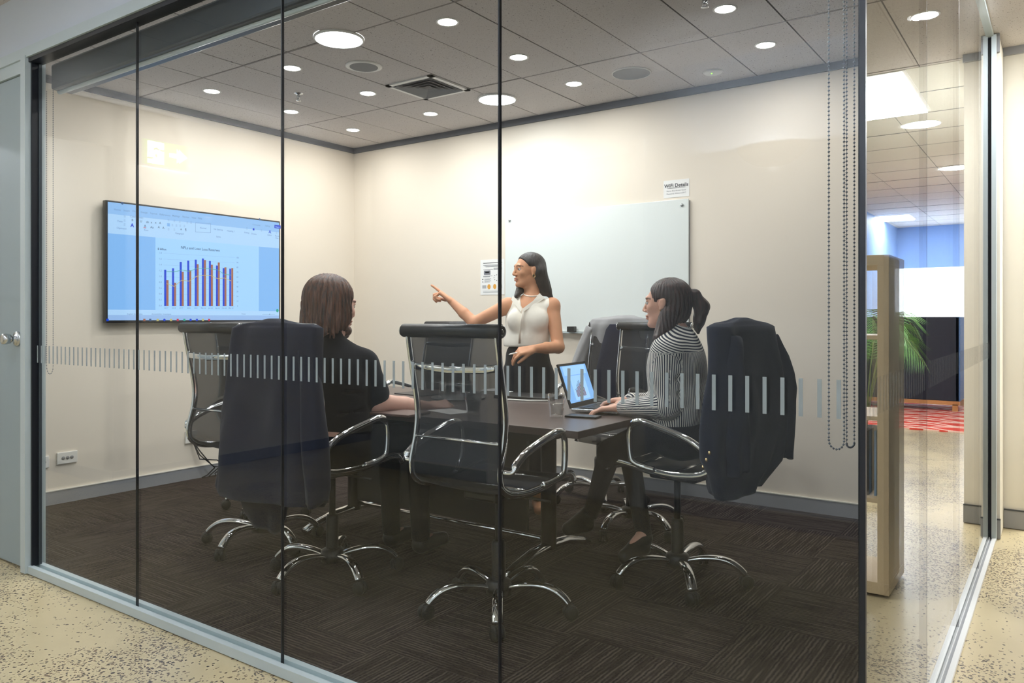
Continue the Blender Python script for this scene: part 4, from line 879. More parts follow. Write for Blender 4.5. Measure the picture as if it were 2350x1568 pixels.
# --- presenter
def presenter():
    t = thing('person', 'person standing in white sleeveless blouse and black skirt, pointing at the screen', 'person', (0, 0, 0))
    T0 = 4.80; P = lambda u, v, dt=0.: onT(u, v, T0+dt)
    hc = P(1212, 621); B = basis(-rt*math.cos(.42)-fw*math.sin(.42)+UP*.03); s = .92
    ho, l = head_ops(hc, B, s)
    nb = P(1222, 686, .0); chest = P(1212, 735); 
    shR, shL = P(1166, 702, .0), P(1267, 702, -.02); elR, wrR = P(1088, 741, .05), P(1036, 692, .12); elL, wrL = P(1281, 797, -.10), P(1226, 801, -.26)
    tb = basis(-fw, UP)
    o = list(ho)
    o += [('u', .03, sd_cone(l(0, -.025, -.06), nb+UP*.0, .046, .050)), ('u', .03, sd_cone(nb-UP*.045+rt*.06, shL, .04, .044)), ('u', .03, sd_cone(nb-UP*.045-rt*.06, shR, .04, .044)),
          ('u', .03, sd_ell(P(1216, 735, 0), V3(.13, .095, .16), tb)), ('u', .03, sd_ell(P(1212, 800), V3(.115, .085, .12), tb)), ('u', .04, sd_ell(P(1212, 850), V3(.125, .092, .10), tb)),
          ('u', .03, sd_cone(shL, elL, .045, .036)), ('u', .015, sd_cone(elL, (elL+wrL)/2, .037, .034)), ('u', .01, sd_cone((elL+wrL)/2, wrL, .034, .0235)),
          ('u', .03, sd_cone(shR, elR, .046, .036)), ('u', .015, sd_cone(elR, elR*.55+wrR*.45, .037, .034)), ('u', .01, sd_cone(elR*.55+wrR*.45, wrR, .034, .0225))]
    fl = P(1213, 800); hipz = fl[2]
    for sx_ in (-.062, .062):
        hp = np.array([fl[0], fl[1], .90])+rt*sx_; kn_ = np.array([fl[0], fl[1], .47])+rt*sx_*.9-fw*.01; ak = np.array([fl[0], fl[1], .09])+rt*sx_*.9+fw*.02
        o += [('u', .03, sd_cone(hp, kn_, .068, .046)), ('u', .02, sd_cone(kn_, ak, .044, .032)), ('u', .02, sd_cone(ak-UP*.045, ak-fw*.14-UP*.06, .035, .026))]
    # pointing hand
    d = P(992, 650, .22)-wrR; d = nrm(P(1005, 667, .14)-wrR)
    o += [('u', .012, f) if i == 0 else (a_, k_, f) for i, (a_, k_, f) in enumerate(hand_ops(wrR, d, nrm(rt*.6+UP*.8-fw*.1), 1, (ST, (.9, 1.3, .8), CU, CU), 1.04, .05, thumb=(.6, .5, -.5), tcurl=.5))]
    d = nrm(P(1196, 806, -.27)-wrL)
    o += [('u', .012, f) if i == 0 else (a_, k_, f) for i, (a_, k_, f) in enumerate(hand_ops(wrL, d, nrm(UP*.8-fw*.55), -1, ((.55, .5, .2), (.65, .55, .3), (.75, .6, .3), (.85, .6, .3)), 1.0, .12, thumb=(.75, .25, -.45), tcurl=.1))]
    pts = [hc+UP*.15, shL, shR, elR, P(985, 645, .3), wrL-fw*.1, elL, fl-fw*.2, fl+fw*.2, np.array([fl[0], fl[1], 0.0]), P(1175, 815, -.2), l(0, .12, 0), l(0, -.12, 0)]
    lo, hi = bb(pts, .09); lo[2] = -.02
    sdf_obj('body', o, lo, hi, .0042, 'skin_tan', t, head_attrs(hc, B, s)); eyes(t, l, B, s)
    # blouse
    bl = [('u', 0, sd_ell(P(1214, 738, 0), V3(.145, .112, .17), tb)), ('u', .03, sd_ell(P(1208, 785), V3(.142, .108, .13), tb)), ('u', .02, sd_cone(nb-UP*.05+rt*.05, shL-rt*.018, .046, .048)), ('u', .02, sd_cone(nb-UP*.05-rt*.05, shR+rt*.02, .046, .048)),
          ('u', .03, sd_ell(P(1184, 735, -.085), V3(.055, .036, .060), tb)), ('u', .03, sd_ell(P(1236, 735, -.085), V3(.055, .036, .060), tb)), ('i', .01, sd_plane(P(1210, 795), -UP)),
          ('s', .004, sd_cone(P(1212, 676, -.06), P(1205, 695, -.09), .062, .036)), ('s', .004, sd_cone(P(1205, 695, -.09), P(1198, 716, -.105), .036, .008)), ('s', .004, sd_cone(nb+UP*.1, nb-UP*.015, .066, .060))]
    for k in range(6):
        u_ = 1165+18*k; bl.append(('s', .012, sd_cone(P(u_, 752+6*(k % 2), -.15), P(u_+8-3*k, 792, -.135), .004, .012)))
    lo, hi = bb([P(1130, 670, -.2), P(1290, 670, -.2), P(1130, 805, .2), P(1290, 805, .2)], .05)
    sdf_obj('blouse', bl, lo, hi, .004, 'cream_silk', t)
    # lapels and button placket
    q = MB()
    for sg, pts_ in ((1, [(1238, 673), (1250, 684), (1242, 690), (1199, 717), (1200, 708), (1224, 690)]), (-1, [(1177, 679), (1173, 688), (1184, 702), (1196, 717), (1197, 708), (1188, 690)])):
        f_ = [P(u_, v_, -.125+.0009*abs(u_-1204)+.001*(716-v_)) for u_, v_ in pts_]; g_ = [p_+fw*.008 for p_ in f_]; n_v = len(f_)
        q.add(f_+g_, [tuple(range(n_v)), tuple(range(2*n_v-1, n_v-1, -1))]+[(i, (i+1) % n_v, n_v+(i+1) % n_v, n_v+i) for i in range(n_v)])
    q.build('collar', 'cream_silk', t)
    q = MB(); q.tube([P(1201, 716, -.125), P(1196, 740, -.137), P(1193, 765, -.125), P(1192, 788, -.108)], .011, 8, sq=(.3, 1)); q.build('button_placket', 'cream_silk', t)
    sk = [('u', 0, sd_ell(P(1210, 812), V3(.128, .105, .09), tb)), ('u', .05, sd_ell(P(1212, 880), V3(.168, .138, .22), tb)), ('u', .05, sd_cone(np.array([fl[0], fl[1], .70]), np.array([fl[0], fl[1], .15]), .150, .13)), ('i', .004, sd_plane(np.array([0, 0, .16]), -UP*1.0)), ('i', .004, sd_plane(P(1210, 789), UP))]
    sk[3] = ('i', .004, lambda P_: .16-P_[:, 2])
    lo, hi = bb([P(1140, 780, -.2), P(1290, 780, .2), np.array([fl[0]-.2, fl[1]-.2, .12]), np.array([fl[0]+.2, fl[1]+.2, .12])], .04)
    sdf_obj('skirt', sk, lo, hi, .006, 'black_skirt', t)
    # hair: swept behind the ear, down to the shoulder
    e = lambda x, y, z, r: sd_ell(l(x, y, z), V3(*r)*s, B)
    ha = [('u', 0, e(0, -.022, .036, (.084, .102, .089))), ('i', .008, lambda P_: (((P_-hc)@B)/s)@np.array([0, .80, -.60])-.006), ('u', .015, e(0, -.07, .0, (.066, .055, .08)))]
    ha += [('u', .02, sd_cone(l(-.045, -.055, -.01), P(1250, 665, .01), .052, .040)), ('u', .015, sd_cone(P(1246, 650, .02), P(1264, 682, .0), .042, .014)), ('u', .015, sd_cone(l(.02, -.06, -.03), P(1196, 664, .04), .045, .030)), ('u', .012, sd_cone(P(1196, 662, .02), P(1185, 680, -.05), .030, .014)),
           ('s', .006, sd_ell(l(-.078, .012, -.008), V3(.022, .030, .034)*s, B))]
    lo, hi = bb([hc+V3(.15, .15, .15), hc-V3(.15, .15, .15), P(1275, 690, .1), P(1175, 690, .1), P(1240, 690, -.1)], .03)
    ha.append(('d', 0, strands(hc, .0009)))
    sdf_obj('hair', ha, lo, hi, .0035, 'hair_dark', t)
    q = MB(); n_ = 28; c0 = P(1218, 684); pts_ = []
    q.tube([nb+UP*.034+rt*(.0535*math.cos(2*PI*k/n_)-.004)-fw*(.056*math.sin(2*PI*k/n_))-UP*.020*math.sin(2*PI*k/n_) for k in range(n_)], .0042, 8, closed=True); q.build('necklace', 'pearl', t)
    q = MB(); c_ = l(-.088, -.002, -.040); q.tube([c_+B@V3(0, .009*math.cos(2*PI*k/14), .011*math.sin(2*PI*k/14))*s for k in range(14)], .0028, 8, closed=True); q.build('earring', 'gold', t)
    q = MB(); a_, b_ = P(1168, 814, -.30), P(1186, 810, -.27); q.tube([a_, a_*.8+b_*.2, b_+(b_-a_)*.6], [.002, .0048, .0048], 10); tag(q.build('pen', 'plastic_white'), 'white pen held by the standing person', 'pen')
presenter()
# --- person in the striped shirt
def striped():
    t = thing('person', 'seated person with ponytail in striped shirt typing on the laptop', 'person', (0, 0, 0))
    T0 = 3.50; P = lambda u, v, dt=0.: onT(u, v, T0+dt)
    hc = P(1528, 697, .02); B = basis(-rt*math.cos(.48)+fw*math.sin(.48)+UP*.0); s = .95
    ho, l = head_ops(hc, B, s)
    nb = P(1556, 768); tdir = nrm(V3(-1, .12, 0)); tb = basis(tdir)
    shL, shR = P(1532, 806, -.10), P(1566, 800, .26); elL, wrL = P(1530, 930, -.13), P(1422, 936, .05); elR, wrR = P(1500, 925, .40), P(1448, 918, .20)
    pel = P(1566, 975, .02)
    o = list(ho)+[('u', .03, sd_cone(l(0, -.025, -.07), nb, .046, .052)), ('u', .03, sd_cone(nb-UP*.03, shL, .05, .05)), ('u', .03, sd_cone(nb-UP*.03, shR, .05, .05)),
        ('u', .04, sd_ell(P(1556, 850), V3(.15, .095, .18), tb)), ('u', .05, sd_ell(pel, V3(.165, .12, .13), tb)),
        ('u', .03, sd_cone(shL, elL, .044, .034)), ('u', .01, sd_cone(elL, wrL, .036, .024)), ('u', .03, sd_cone(shR, elR, .044, .034)), ('u', .01, sd_cone(elR, wrR, .036, .024))]
    legs = []
    for sd_, kn_, ak, toe in ((-1, P(1400, 1038, -.02), P(1356, 1178, .22), P(1312, 1205, .28)), (1, P(1440, 1020, .30), P(1478, 1228, .05), P(1440, 1268, -.02))):
        hp = pel+tdir*(-.0)+np.cross(tdir, UP)*(-sd_*-.09)
        legs += [('u', .03, sd_cone(hp, kn_, .078, .058)), ('u', .02, sd_cone(kn_, ak, .052, .036))]
        o += [('u', .03, sd_cone(hp, kn_, .07, .052)), ('u', .02, sd_cone(kn_, ak, .046, .03)), ('u', .015, sd_cone(ak, toe, .032, .022))]
    d = nrm(P(1366, 940, .08)-wrL); h1 = hand_ops(wrL, d, UP, 1, ((.3, .45, .35),)*4, .98, .12, thumb=(.8, .5, -.35))
    d2 = nrm(V3(-1, -.25, -.05)); h2 = hand_ops(wrR, d2, UP, -1, ((.3, .45, .35),)*4, .98, .12, thumb=(.8, .5, -.35))
    for h_ in (h1, h2): o += [('u', .01, f) if i == 0 else (a_, k_, f) for i, (a_, k_, f) in enumerate(h_)]
    pts = [hc+UP*.14, shL, shR, elL, elR, wrL+d*.2, wrR+d2*.2, pel, P(1312, 1210, .3), P(1440, 1270, -.05), l(0, .12, 0), l(0, -.12, 0), P(1600, 970)]
    lo, hi = bb(pts, .1)
    sdf_obj('body', o, lo, hi, .0045, 'skin_pink', t, head_attrs(hc, B, s)); eyes(t, l, B, s)
    sdf_obj('trousers', [('u', 0, sd_ell(pel-UP*.04, V3(.18, .14, .12), tb))]+legs, *bb([pel, P(1312, 1200, .3), P(1440, 1260, -.05), P(1400, 1000, -.1), P(1450, 1000, .4)], .2), .007, 'dark_trouser', t)
    for ak, toe in ((P(1350, 1186, .22), P(1304, 1212, .28)), (P(1478, 1240, .05), P(1434, 1276, -.03))):
        sdf_obj('shoe', [('u', 0, sd_cone(ak+UP*.01, toe, .040, .026)), ('u', .02, sd_cone(ak-UP*.04, toe-UP*.008, .03, .028))], *bb([ak, toe], .09), .005, 'black_plastic', t)
    # shirt with stripe coordinate
    sh = [('u', 0, sd_ell(P(1554, 850), V3(.172, .118, .20), tb)), ('u', .05, sd_ell(P(1560, 935), V3(.165, .125, .16), tb)), ('u', .04, sd_cone(nb-UP*.03, shL, .062, .060)), ('u', .04, sd_cone(nb-UP*.03, shR, .062, .058)),
          ('u', .035, sd_cone(shL, elL, .060, .052)), ('u', .02, sd_cone(elL, wrL*.9+elL*.1, .056, .036)), ('u', .035, sd_cone(shR, elR, .058, .05)), ('u', .02, sd_cone(elR, wrR, .05, .034)),
          ('u', .015, sd_cone(nb-UP*.01, nb+UP*.028-rt*.01, .060, .053)), ('i', .01, lambda P_: -(P_[:, 2]-pel[2]+.075)),
          ('s', .006, sd_cone(nb+UP*.04, nb+UP*.1, .049, .049))]
    for (u_, v_, u2, v2, dp, r) in ((1560, 830, 1600, 850, -.16, .010), (1556, 870, 1610, 862, -.16, .012), (1560, 905, 1600, 915, -.16, .010), (1565, 940, 1600, 930, -.15, .010), (1500, 900, 1530, 915, -.20, .008), (1500, 880, 1535, 880, -.2, .007), (1470, 925, 1490, 950, -.16, .008), (1450, 925, 1462, 950, -.13, .007)):
        sh.append(('s', .016, sd_cone(P(u_, v_, dp), P(u2, v2, dp), r, r*.6)))
    def stripe(Q):
        def seg(a, b):
            ba = b-a; h = np.clip(((Q-a)@ba)/(ba@ba), 0, 1); c_ = a+h[:, None]*ba; return np.linalg.norm(Q-c_, axis=1), h
        dU, _ = seg(shL, elL); dF, hF = seg(elL, wrL); dU2, _ = seg(shR, elR); dF2, _ = seg(elR, wrR)
        def around(a, b, ref, r):
            ax_ = nrm(b-a); e1 = nrm(ref-ax_*(ref@ax_)); e2 = np.cross(ax_, e1); q_ = Q-a; return np.arctan2(q_@e2, q_@e1)*r
        sU = around(shL, elL, fw, .056); sF = around(elL, wrL, fw, .046); sU2 = around(shR, elR, fw, .056); sF2 = around(elR, wrR, fw, .046)
        tp = (Q-P(1558, 860)); x_ = tp@tb[:, 0]; y_ = tp@tb[:, 1]; sT = np.arctan2(x_, -y_)*.14
        yoke = (Q-nb)@nrm(UP*.9-tdir*.45)
        base_ = np.where(Q[:, 2] > P(1550, 806)[2], yoke, sT)
        out = base_
        out = np.where((dU < .068) & (Q[:, 2] < shL[2]-.005+0*dU), sU, out); out = np.where((dF < .062) & (Q[:, 2] < elL[2]+.04) & (hF > .03), sF, out)
        out = np.where((dU2 < .064) & (Q[:, 2] < shR[2]-.02), sU2, out); out = np.where((dF2 < .056) & (Q[:, 2] < elR[2]+.05), sF2, out)
        return out
    lo, hi = bb([shL, shR, elL, elR, wrL, wrR, nb+UP*.06, P(1620, 860), P(1620, 860, .2), pel-UP*.08], .11)
    sdf_obj('shirt', sh, lo, hi, .0042, 'striped_cotton', t, {'stripe': stripe})
    e = lambda x, y, z, r: sd_ell(l(x, y, z), V3(*r)*s, B)
    ha = [('u', 0, e(0, -.022, .036, (.083, .103, .088))), ('i', .008, lambda P_: (((P_-hc)@B)/s)@np.array([0, .90, -.42])-.032), ('u', .02, e(0, -.06, -.015, (.068, .062, .085))), ('u', .015, e(-.0, -.045, -.05, (.070, .05, .06))),
          ('s', .006, sd_ell(l(-.078, .010, -.010), V3(.022, .020, .032)*s, B)),
          ('u', .02, sd_cone(l(-.055, -.03, -.05), P(1505, 790, -.06), .040, .016)), ('u', .02, sd_cone(P(1530, 745, -.03), P(1512, 775, -.08), .04, .022)),
          ('u', .01, sd_cone(P(1572, 672, .02), P(1594, 678, .02), .02, .024)), ('u', .02, sd_cone(P(1594, 680, .02), P(1612, 705, .02), .028, .030)), ('u', .02, sd_cone(P(1610, 705, .02), P(1604, 738, .02), .032, .022)), ('u', .02, sd_cone(P(1604, 735, .02), P(1602, 764, .02), .022, .006)), ('u', .015, sd_cone(P(1612, 720, .03), P(1598, 755, .02), .022, .008))]
    lo, hi = bb([hc+V3(.14, .14, .13), hc-V3(.14, .14, .13), P(1500, 795, -.1), P(1640, 770, .06), P(1640, 660, .0)], .03)
    ha.append(('d', 0, strands(hc, .0014)))
    sdf_obj('hair', ha, lo, hi, .0036, 'hair_brown', t)
    q = MB(); q.tube([P(1575, 672+0, .02)+B@V3(.016*math.cos(k*PI/8), 0, .02*math.sin(k*PI/8)) for k in range(16)], .005, 8, closed=True); q.build('hair_tie', 'black_rubber', t)
    q = MB(); dw = nrm(wrR-elR); e1 = nrm(np.cross(dw, UP)); e2 = np.cross(dw, e1); q.tube([wrR+dw*.005+(e1*math.cos(k*PI/8)+e2*math.sin(k*PI/8))*.029 for k in range(16)], .005, 8, closed=True); q.build('bracelet', 'gold', t)
striped()
# --- bearded person at the left
def beard():
    t = thing('person', 'seated bearded person with auburn hair in a black short-sleeved shirt', 'person', (0, 0, 0))
    T0 = 3.62; P = lambda u, v, dt=0.: onT(u, v, T0+dt)
    hc = P(764, 702, .0); B = basis(rt*math.sin(.70)+fw*math.cos(.70)-UP*.08); s = 1.12
    ho, l = head_ops(hc, B, s, False)
    nb = P(758, 782, -.01); tdir = nrm(V3(.05, 1, 0)); tb = basis(tdir)
    shR, shL = P(832, 838, .0), P(690, 835, .05); elR, wrR = P(868, 928, .02), P(985, 936, .22); elL, wrL = P(700, 930, .25), P(800, 940, .4)
    pel = P(765, 1010, -.03); 
    o = list(ho)+[('u', .03, sd_cone(l(0, -.025, -.07), nb, .058, .062)), ('u', .03, sd_cone(nb-UP*.04, shR, .06, .058)), ('u', .03, sd_cone(nb-UP*.04, shL, .06, .058)), ('u', .04, sd_ell(P(762, 890), V3(.18, .12, .22), tb)), ('u', .05, sd_ell(pel, V3(.18, .14, .14), tb)),
        ('u', .03, sd_cone(shR, elR, .056, .048)), ('u', .015, sd_cone(elR, elR*.5+wrR*.5, .050, .044)), ('u', .01, sd_cone(elR*.5+wrR*.5, wrR, .044, .029)), ('u', .03, sd_cone(shL, elL, .054, .046)), ('u', .01, sd_cone(elL, wrL, .044, .03))]
    legs = []
    for sx_ in (-.1, .1):
        hp = pel+V3(1, 0, 0)*sx_-UP*.02; kn_ = hp+tdir*.44; ak = np.array([kn_[0], kn_[1]+.02, .10]); toe = ak+tdir*.16-UP*.05
        legs += [('u', .03, sd_cone(hp, kn_, .092, .066)), ('u', .02, sd_cone(kn_, ak, .062, .046))]
        o += [('u', .03, sd_cone(hp, kn_, .08, .056)), ('u', .02, sd_cone(kn_, ak, .052, .035)), ('u', .015, sd_cone(ak-UP*.03, toe, .036, .028))]
        sdf_obj('shoe', [('u', 0, sd_cone(ak-UP*.045, toe, .045, .034))], *bb([ak-UP*.04, toe], .08), .006, 'black_plastic', t)
    h1 = hand_ops(wrR, nrm(rt*.95+fw*.4+UP*.08), nrm(UP*.8-fw*.5), -1, ((.7, .9, .5),)*4, 1.12, .06, thumb=(.8, .3, -.4)); h2 = hand_ops(wrL, nrm(rt*.9+fw*.4), UP, -1, ((.4, .5, .3),)*4, 1.1)
    for h_ in (h1, h2): o += [('u', .012, f) if i == 0 else (a_, k_, f) for i, (a_, k_, f) in enumerate(h_)]
    lo, hi = bb([hc+UP*.17, shR, shL, elR, elL, wrR+rt*.2+fw*.1, wrL+rt*.2+fw*.1, pel-V3(.2, .2, 0), pel+V3(.2, .75, 0), np.array([pel[0], pel[1], .02]), l(0, .13, 0), l(0, -.13, 0)], .08)
    sdf_obj('body', o, lo, hi, .0052, 'skin_pale', t, head_attrs(hc, B, s)); eyes(t, l, B, s)
    sdf_obj('trousers', [('u', 0, sd_ell(pel-UP*.03, V3(.2, .16, .13), tb))]+legs, *bb([pel-V3(.2, .2, 0), pel+V3(.2, .6, 0), np.array([pel[0], pel[1], .08])], .06), .008, 'dark_trouser', t)
    sh = [('u', 0, sd_ell(P(760, 890), V3(.205, .145, .23), tb)), ('u', .05, sd_ell(P(768, 975), V3(.20, .155, .15), tb)), ('u', .04, sd_cone(nb-UP*.045, shR, .070, .070)), ('u', .04, sd_cone(nb-UP*.045, shL, .070, .070)),
          ('u', .03, sd_cone(shR, shR*.28+elR*.72, .072, .072)), ('u', .03, sd_cone(shL, shL*.2+elL*.8, .07, .066)), ('u', .012, sd_cone(nb-UP*.02, nb+UP*.032, .071, .066)), ('i', .01, lambda P_: -(P_[:, 2]-pel[2]+.12)), ('s', .005, sd_cone(nb+UP*.045+B[:, 1]*.02, nb+UP*.1+B[:, 1]*.02, .060, .062))]
    for (u_, v_, u2, v2) in ((800, 830, 850, 860), (815, 850, 860, 880), (790, 900, 850, 905), (780, 950, 840, 940)): sh.append(('s', .014, sd_cone(P(u_, v_, -.16), P(u2, v2, -.10), .008, .008)))
    lo, hi = bb([shR, shL, elR, elL, nb+UP*.06, P(700, 890, -.1), P(700, 890, .2), pel-UP*.08+V3(.1, -.1, 0)], .12)
    sdf_obj('shirt', sh, lo, hi, .0055, 'black_cotton', t)
    e = lambda x, y, z, r: sd_ell(l(x, y, z), V3(*r)*s, B)
    ha = [('u', 0, e(0, -.026, .040, (.092, .106, .090))), ('i', .01, lambda P_: (((P_-hc)@B)/s)@np.array([0, .93, -.30])-.040), ('u', .03, e(0, -.055, -.02, (.098, .072, .09))), ('u', .03, e(.0, -.06, -.07, (.098, .060, .05))), ('u', .02, e(.072, -.005, -.03, (.022, .045, .075))), ('u', .02, e(-.072, -.005, -.03, (.022, .045, .075)))]
    rnd = random.Random(4)
    for k in range(26):
        an = PI*(.02+.96*k/25); r0 = .086; x_, y_ = r0*math.cos(an), -.035-.07*math.sin(an)
        x2, y2 = x_*(1.12+.12*rnd.random()), y_*1.0-.03*math.sin(an)*rnd.random()-.004
        ha.append(('u', .010, sd_cone(l(x_, y_, -.045-.02*rnd.random()), l(x2, y2, -.108-.03*rnd.random()), .016*s, .004*s)))
    for k in range(5): ha.append(('u', .004, sd_cone(l(-.1-.004*k, -.06+.012*k, -.06-.012*k), l(-.122, -.075+.014*k, -.075-.014*k), .006, .002)))
    lo, hi = bb([hc+V3(.18, .18, .16), hc-V3(.18, .18, .19)], .02)
    ha.append(('d', 0, strands(hc, .0026, 26)))
    sdf_obj('hair', ha, lo, hi, .0036, 'hair_auburn', t)
    sdf_obj('beard', [('u', 0, e(0, .066, -.098, (.034, .030, .026))), ('u', .015, sd_cone(l(.05, .02, -.075), l(.02, .06, -.1), .016*s, .018*s)), ('u', .015, sd_cone(l(-.05, .02, -.075), l(-.02, .06, -.1), .016*s, .018*s)), ('u', .01, sd_cone(l(0, .078, -.1), l(0, .082, -.122), .016*s, .008*s))], *bb([l(.06, .1, -.05), l(-.06, .0, -.14)], .06), .0036, 'hair_auburn', t)
beard()
# ------------------------------------------------------------------ garments over the chair backs
def drape(name, loc, rz, sect, mt, parent=None, folds=9, amp=.008, seed=1, n=64, end=None):
    # sect: list of (z, cx, cy, half width, half depth, squareness)
    rnd = random.Random(seed); ph = [rnd.uniform(0, 6.28) for _ in range(4)]; q = MB(); vs = []
    S_ = []
    for i in range(len(sect)-1):
        for j in range(4):
            s = j/4; S_.append([a*(1-s)+b*s for a, b in zip(sect[i], sect[i+1])])
    S_.append(list(sect[-1])); m_ = len(S_)
    for i, (z, cx_, cy_, hw_, hd, sqn) in enumerate(S_):
        g = min(1, (i+1)/m_*1.8)
        for k in range(n):
            a = 2*PI*k/n; c_, s = math.cos(a), math.sin(a); e_ = 2/sqn
            x = cx_+hw_*math.copysign(abs(c_)**e_, c_); y = cy_+hd*math.copysign(abs(s)**e_, s)
            w2 = amp*g*(math.sin(folds*a+ph[0]+z*5)+.6*math.sin((folds*1.7)*a+ph[1]-z*9)*1+.5*math.sin(3*a+ph[2]+z*14))
            x += w2*c_*.6; y += w2*s*1.6; zz = z+(.010*math.sin(2*a+ph[3])*(i/m_))-(.012*math.cos(3.2*c_+ph[1]) if i < 6 else 0)*(1-i/6)
            vs.append((x, y, zz))
    fs = [(i*n+k, (i+1)*n+k, (i+1)*n+(k+1) % n, i*n+(k+1) % n) for i in range(m_-1) for k in range(n)]
    top = len(vs); t0 = S_[0]; vs.append((t0[1], t0[2], t0[0]+.012)); fs += [(top, k, (k+1) % n) for k in range(n)]
    bt = len(vs); t1 = S_[-1]; vs.append((t1[1], t1[2], t1[0]+.03)); fs += [(bt, (m_-1)*n+(k+1) % n, (m_-1)*n+k) for k in range(n)]
    q.add(vs, fs, 0, True); return q.build(name, mt, parent, *(() if parent else ()))
# navy blazer on the right chair; local frame = that chair's frame (y forward, back at y=-.30)
t = thing('blazer', 'navy blazer with gold buttons hung over the right chair back', 'jacket', (-1.41, 3.27, 0), 1.48)
blz = drape('jacket_body', None, 0, [(1.172, .0, -.305, .16, .020, 2.2), (1.165, 0, -.305, .225, .036, 3), (1.145, 0, -.308, .272, .052, 3.6), (1.06, -.01, -.318, .282, .060, 2.8), (.96, -.01, -.328, .305, .070, 2.6), (.86, -.015, -.335, .345, .080, 2.5), (.74, -.03, -.335, .345, .086, 2.5), (.63, -.05, -.33, .32, .088, 2.5), (.565, -.05, -.33, .27, .088, 2.4), (.51, -.10, -.325, .20, .082, 2.3), (.475, -.11, -.32, .165, .076, 2.2)], 'navy_wool', t, 5, .009, 3)
drape('sleeve', None, 0, [(1.10, .225, -.335, .03, .04, 2), (1.02, .262, -.345, .05, .055, 2), (.94, .300, -.35, .058, .06, 2), (.87, .322, -.355, .06, .06, 2), (.76, .300, -.36, .055, .058, 2), (.58, .262, -.36, .05, .056, 2.4), (.565, .262, -.36, .048, .054, 2.4)], 'navy_wool', t, 3, .005, 5, 32)
drape('sleeve', None, 0, [(1.10, -.20, -.35, .03, .045, 2), (1.0, -.235, -.36, .042, .052, 2), (.86, -.25, -.375, .05, .054, 2), (.72, -.255, -.38, .05, .053, 2), (.60, -.245, -.38, .05, .053, 2.4), (.575, -.245, -.38, .048, .051, 2.4)], 'navy_wool', t, 3, .005, 8, 32)
def to_local(p, loc, rz):
    q_ = Vector(p)-Vector(loc); return Matrix.Rotation(-rz, 3, 'Z') @ q_
from mathutils.bvhtree import BVHTree
bpy.context.view_layer.update()
BV = [(BVHTree.FromPolygons([v.co for v in k_.data.vertices], [tuple(f.vertices) for f in k_.data.polygons]), k_) for k_ in kids(t)]
for u, v in ((1629, 1040), (1622, 1056), (1614.5, 1072.5), (1593, 963)):
    o0 = to_local(onT(u, v, .5), (-1.41, 3.27, 0), 1.48); d0 = (to_local(onT(u, v, 3.0), (-1.41, 3.27, 0), 1.48)-o0).normalized()
    hits = [h_ for h_ in (bv.ray_cast(o0, d0) for bv, _ in BV) if h_[0] is not None]
    if not hits: continue
    h_ = min(hits, key=lambda q_: q_[3]); q = MB(); q.sphere(h_[0], .0088, 8, sc=(1, .8, 1)); q.build('button', 'gold', t)
# dark coat on the left chair
t = thing('coat', 'long dark navy coat hung over the left chair back', 'coat', (-2.72, 2.43, 0), 0)
drape('coat_body', None, 0, [(1.168, 0, -.305, .15, .020, 2.2), (1.160, 0, -.305, .235, .040, 3), (1.14, -.0, -.308, .272, .052, 3.6), (1.0, -.01, -.315, .280, .060, 3), (.85, -.02, -.32, .290, .07, 2.8), (.70, -.03, -.325, .305, .08, 2.6), (.55, -.03, -.325, .320, .088, 2.6), (.44, -.04, -.325, .330, .09, 2.8), (.42, -.04, -.325, .32, .086, 2.8)], 'navy_wool', t, 5, .008, 11)
drape('sleeve', None, 0, [(1.04, .215, -.33, .03, .035, 2), (.92, .25, -.335, .042, .045, 2), (.7, .28, -.34, .05, .05, 2), (.5, .29, -.34, .05, .05, 2), (.44, .285, -.34, .045, .045, 2)], 'navy_wool', t, 3, .004, 12, 32)
drape('coat_tail', None, 0, [(.44, -.10, -.30, .17, .05, 2.4), (.34, -.10, -.29, .13, .045, 2.4), (.27, -.10, -.28, .08, .035, 2.2)], 'navy_wool', t, 4, .004, 13, 40)
# grey jacket on the chair by the whiteboard
t = thing('jacket', 'light grey jacket over the chair by the whiteboard', 'jacket', (-2.45, 4.43, 0), PI)
drape('jacket_body', None, 0, [(1.19, 0, -.30, .15, .022, 2.2), (1.18, 0, -.30, .21, .045, 2.4), (1.14, 0, -.31, .24, .06, 2.8), (1.0, .01, -.335, .265, .04, 3), (.85, .02, -.345, .30, .04, 3), (.72, .03, -.35, .33, .04, 3)], 'grey_wool', t, 6, .006, 21)
drape('sleeve', None, 0, [(1.12, .225, -.30, .03, .04, 2), (1.0, .27, -.29, .04, .05, 2), (.85, .315, -.27, .045, .05, 2), (.75, .34, -.26, .045, .05, 2)], 'grey_wool', t, 3, .004, 22, 32)
drape('dark_lining', None, 0, [(1.13, -.04, -.245, .09, .012, 2.4), (1.10, -.04, -.245, .12, .016, 2.6), (1.0, -.04, -.24, .15, .02, 2.8), (.8, -.03, -.235, .19, .022, 3), (.62, -.02, -.235, .20, .022, 3)], 'navy_wool', t, 3, .003, 23, 40)
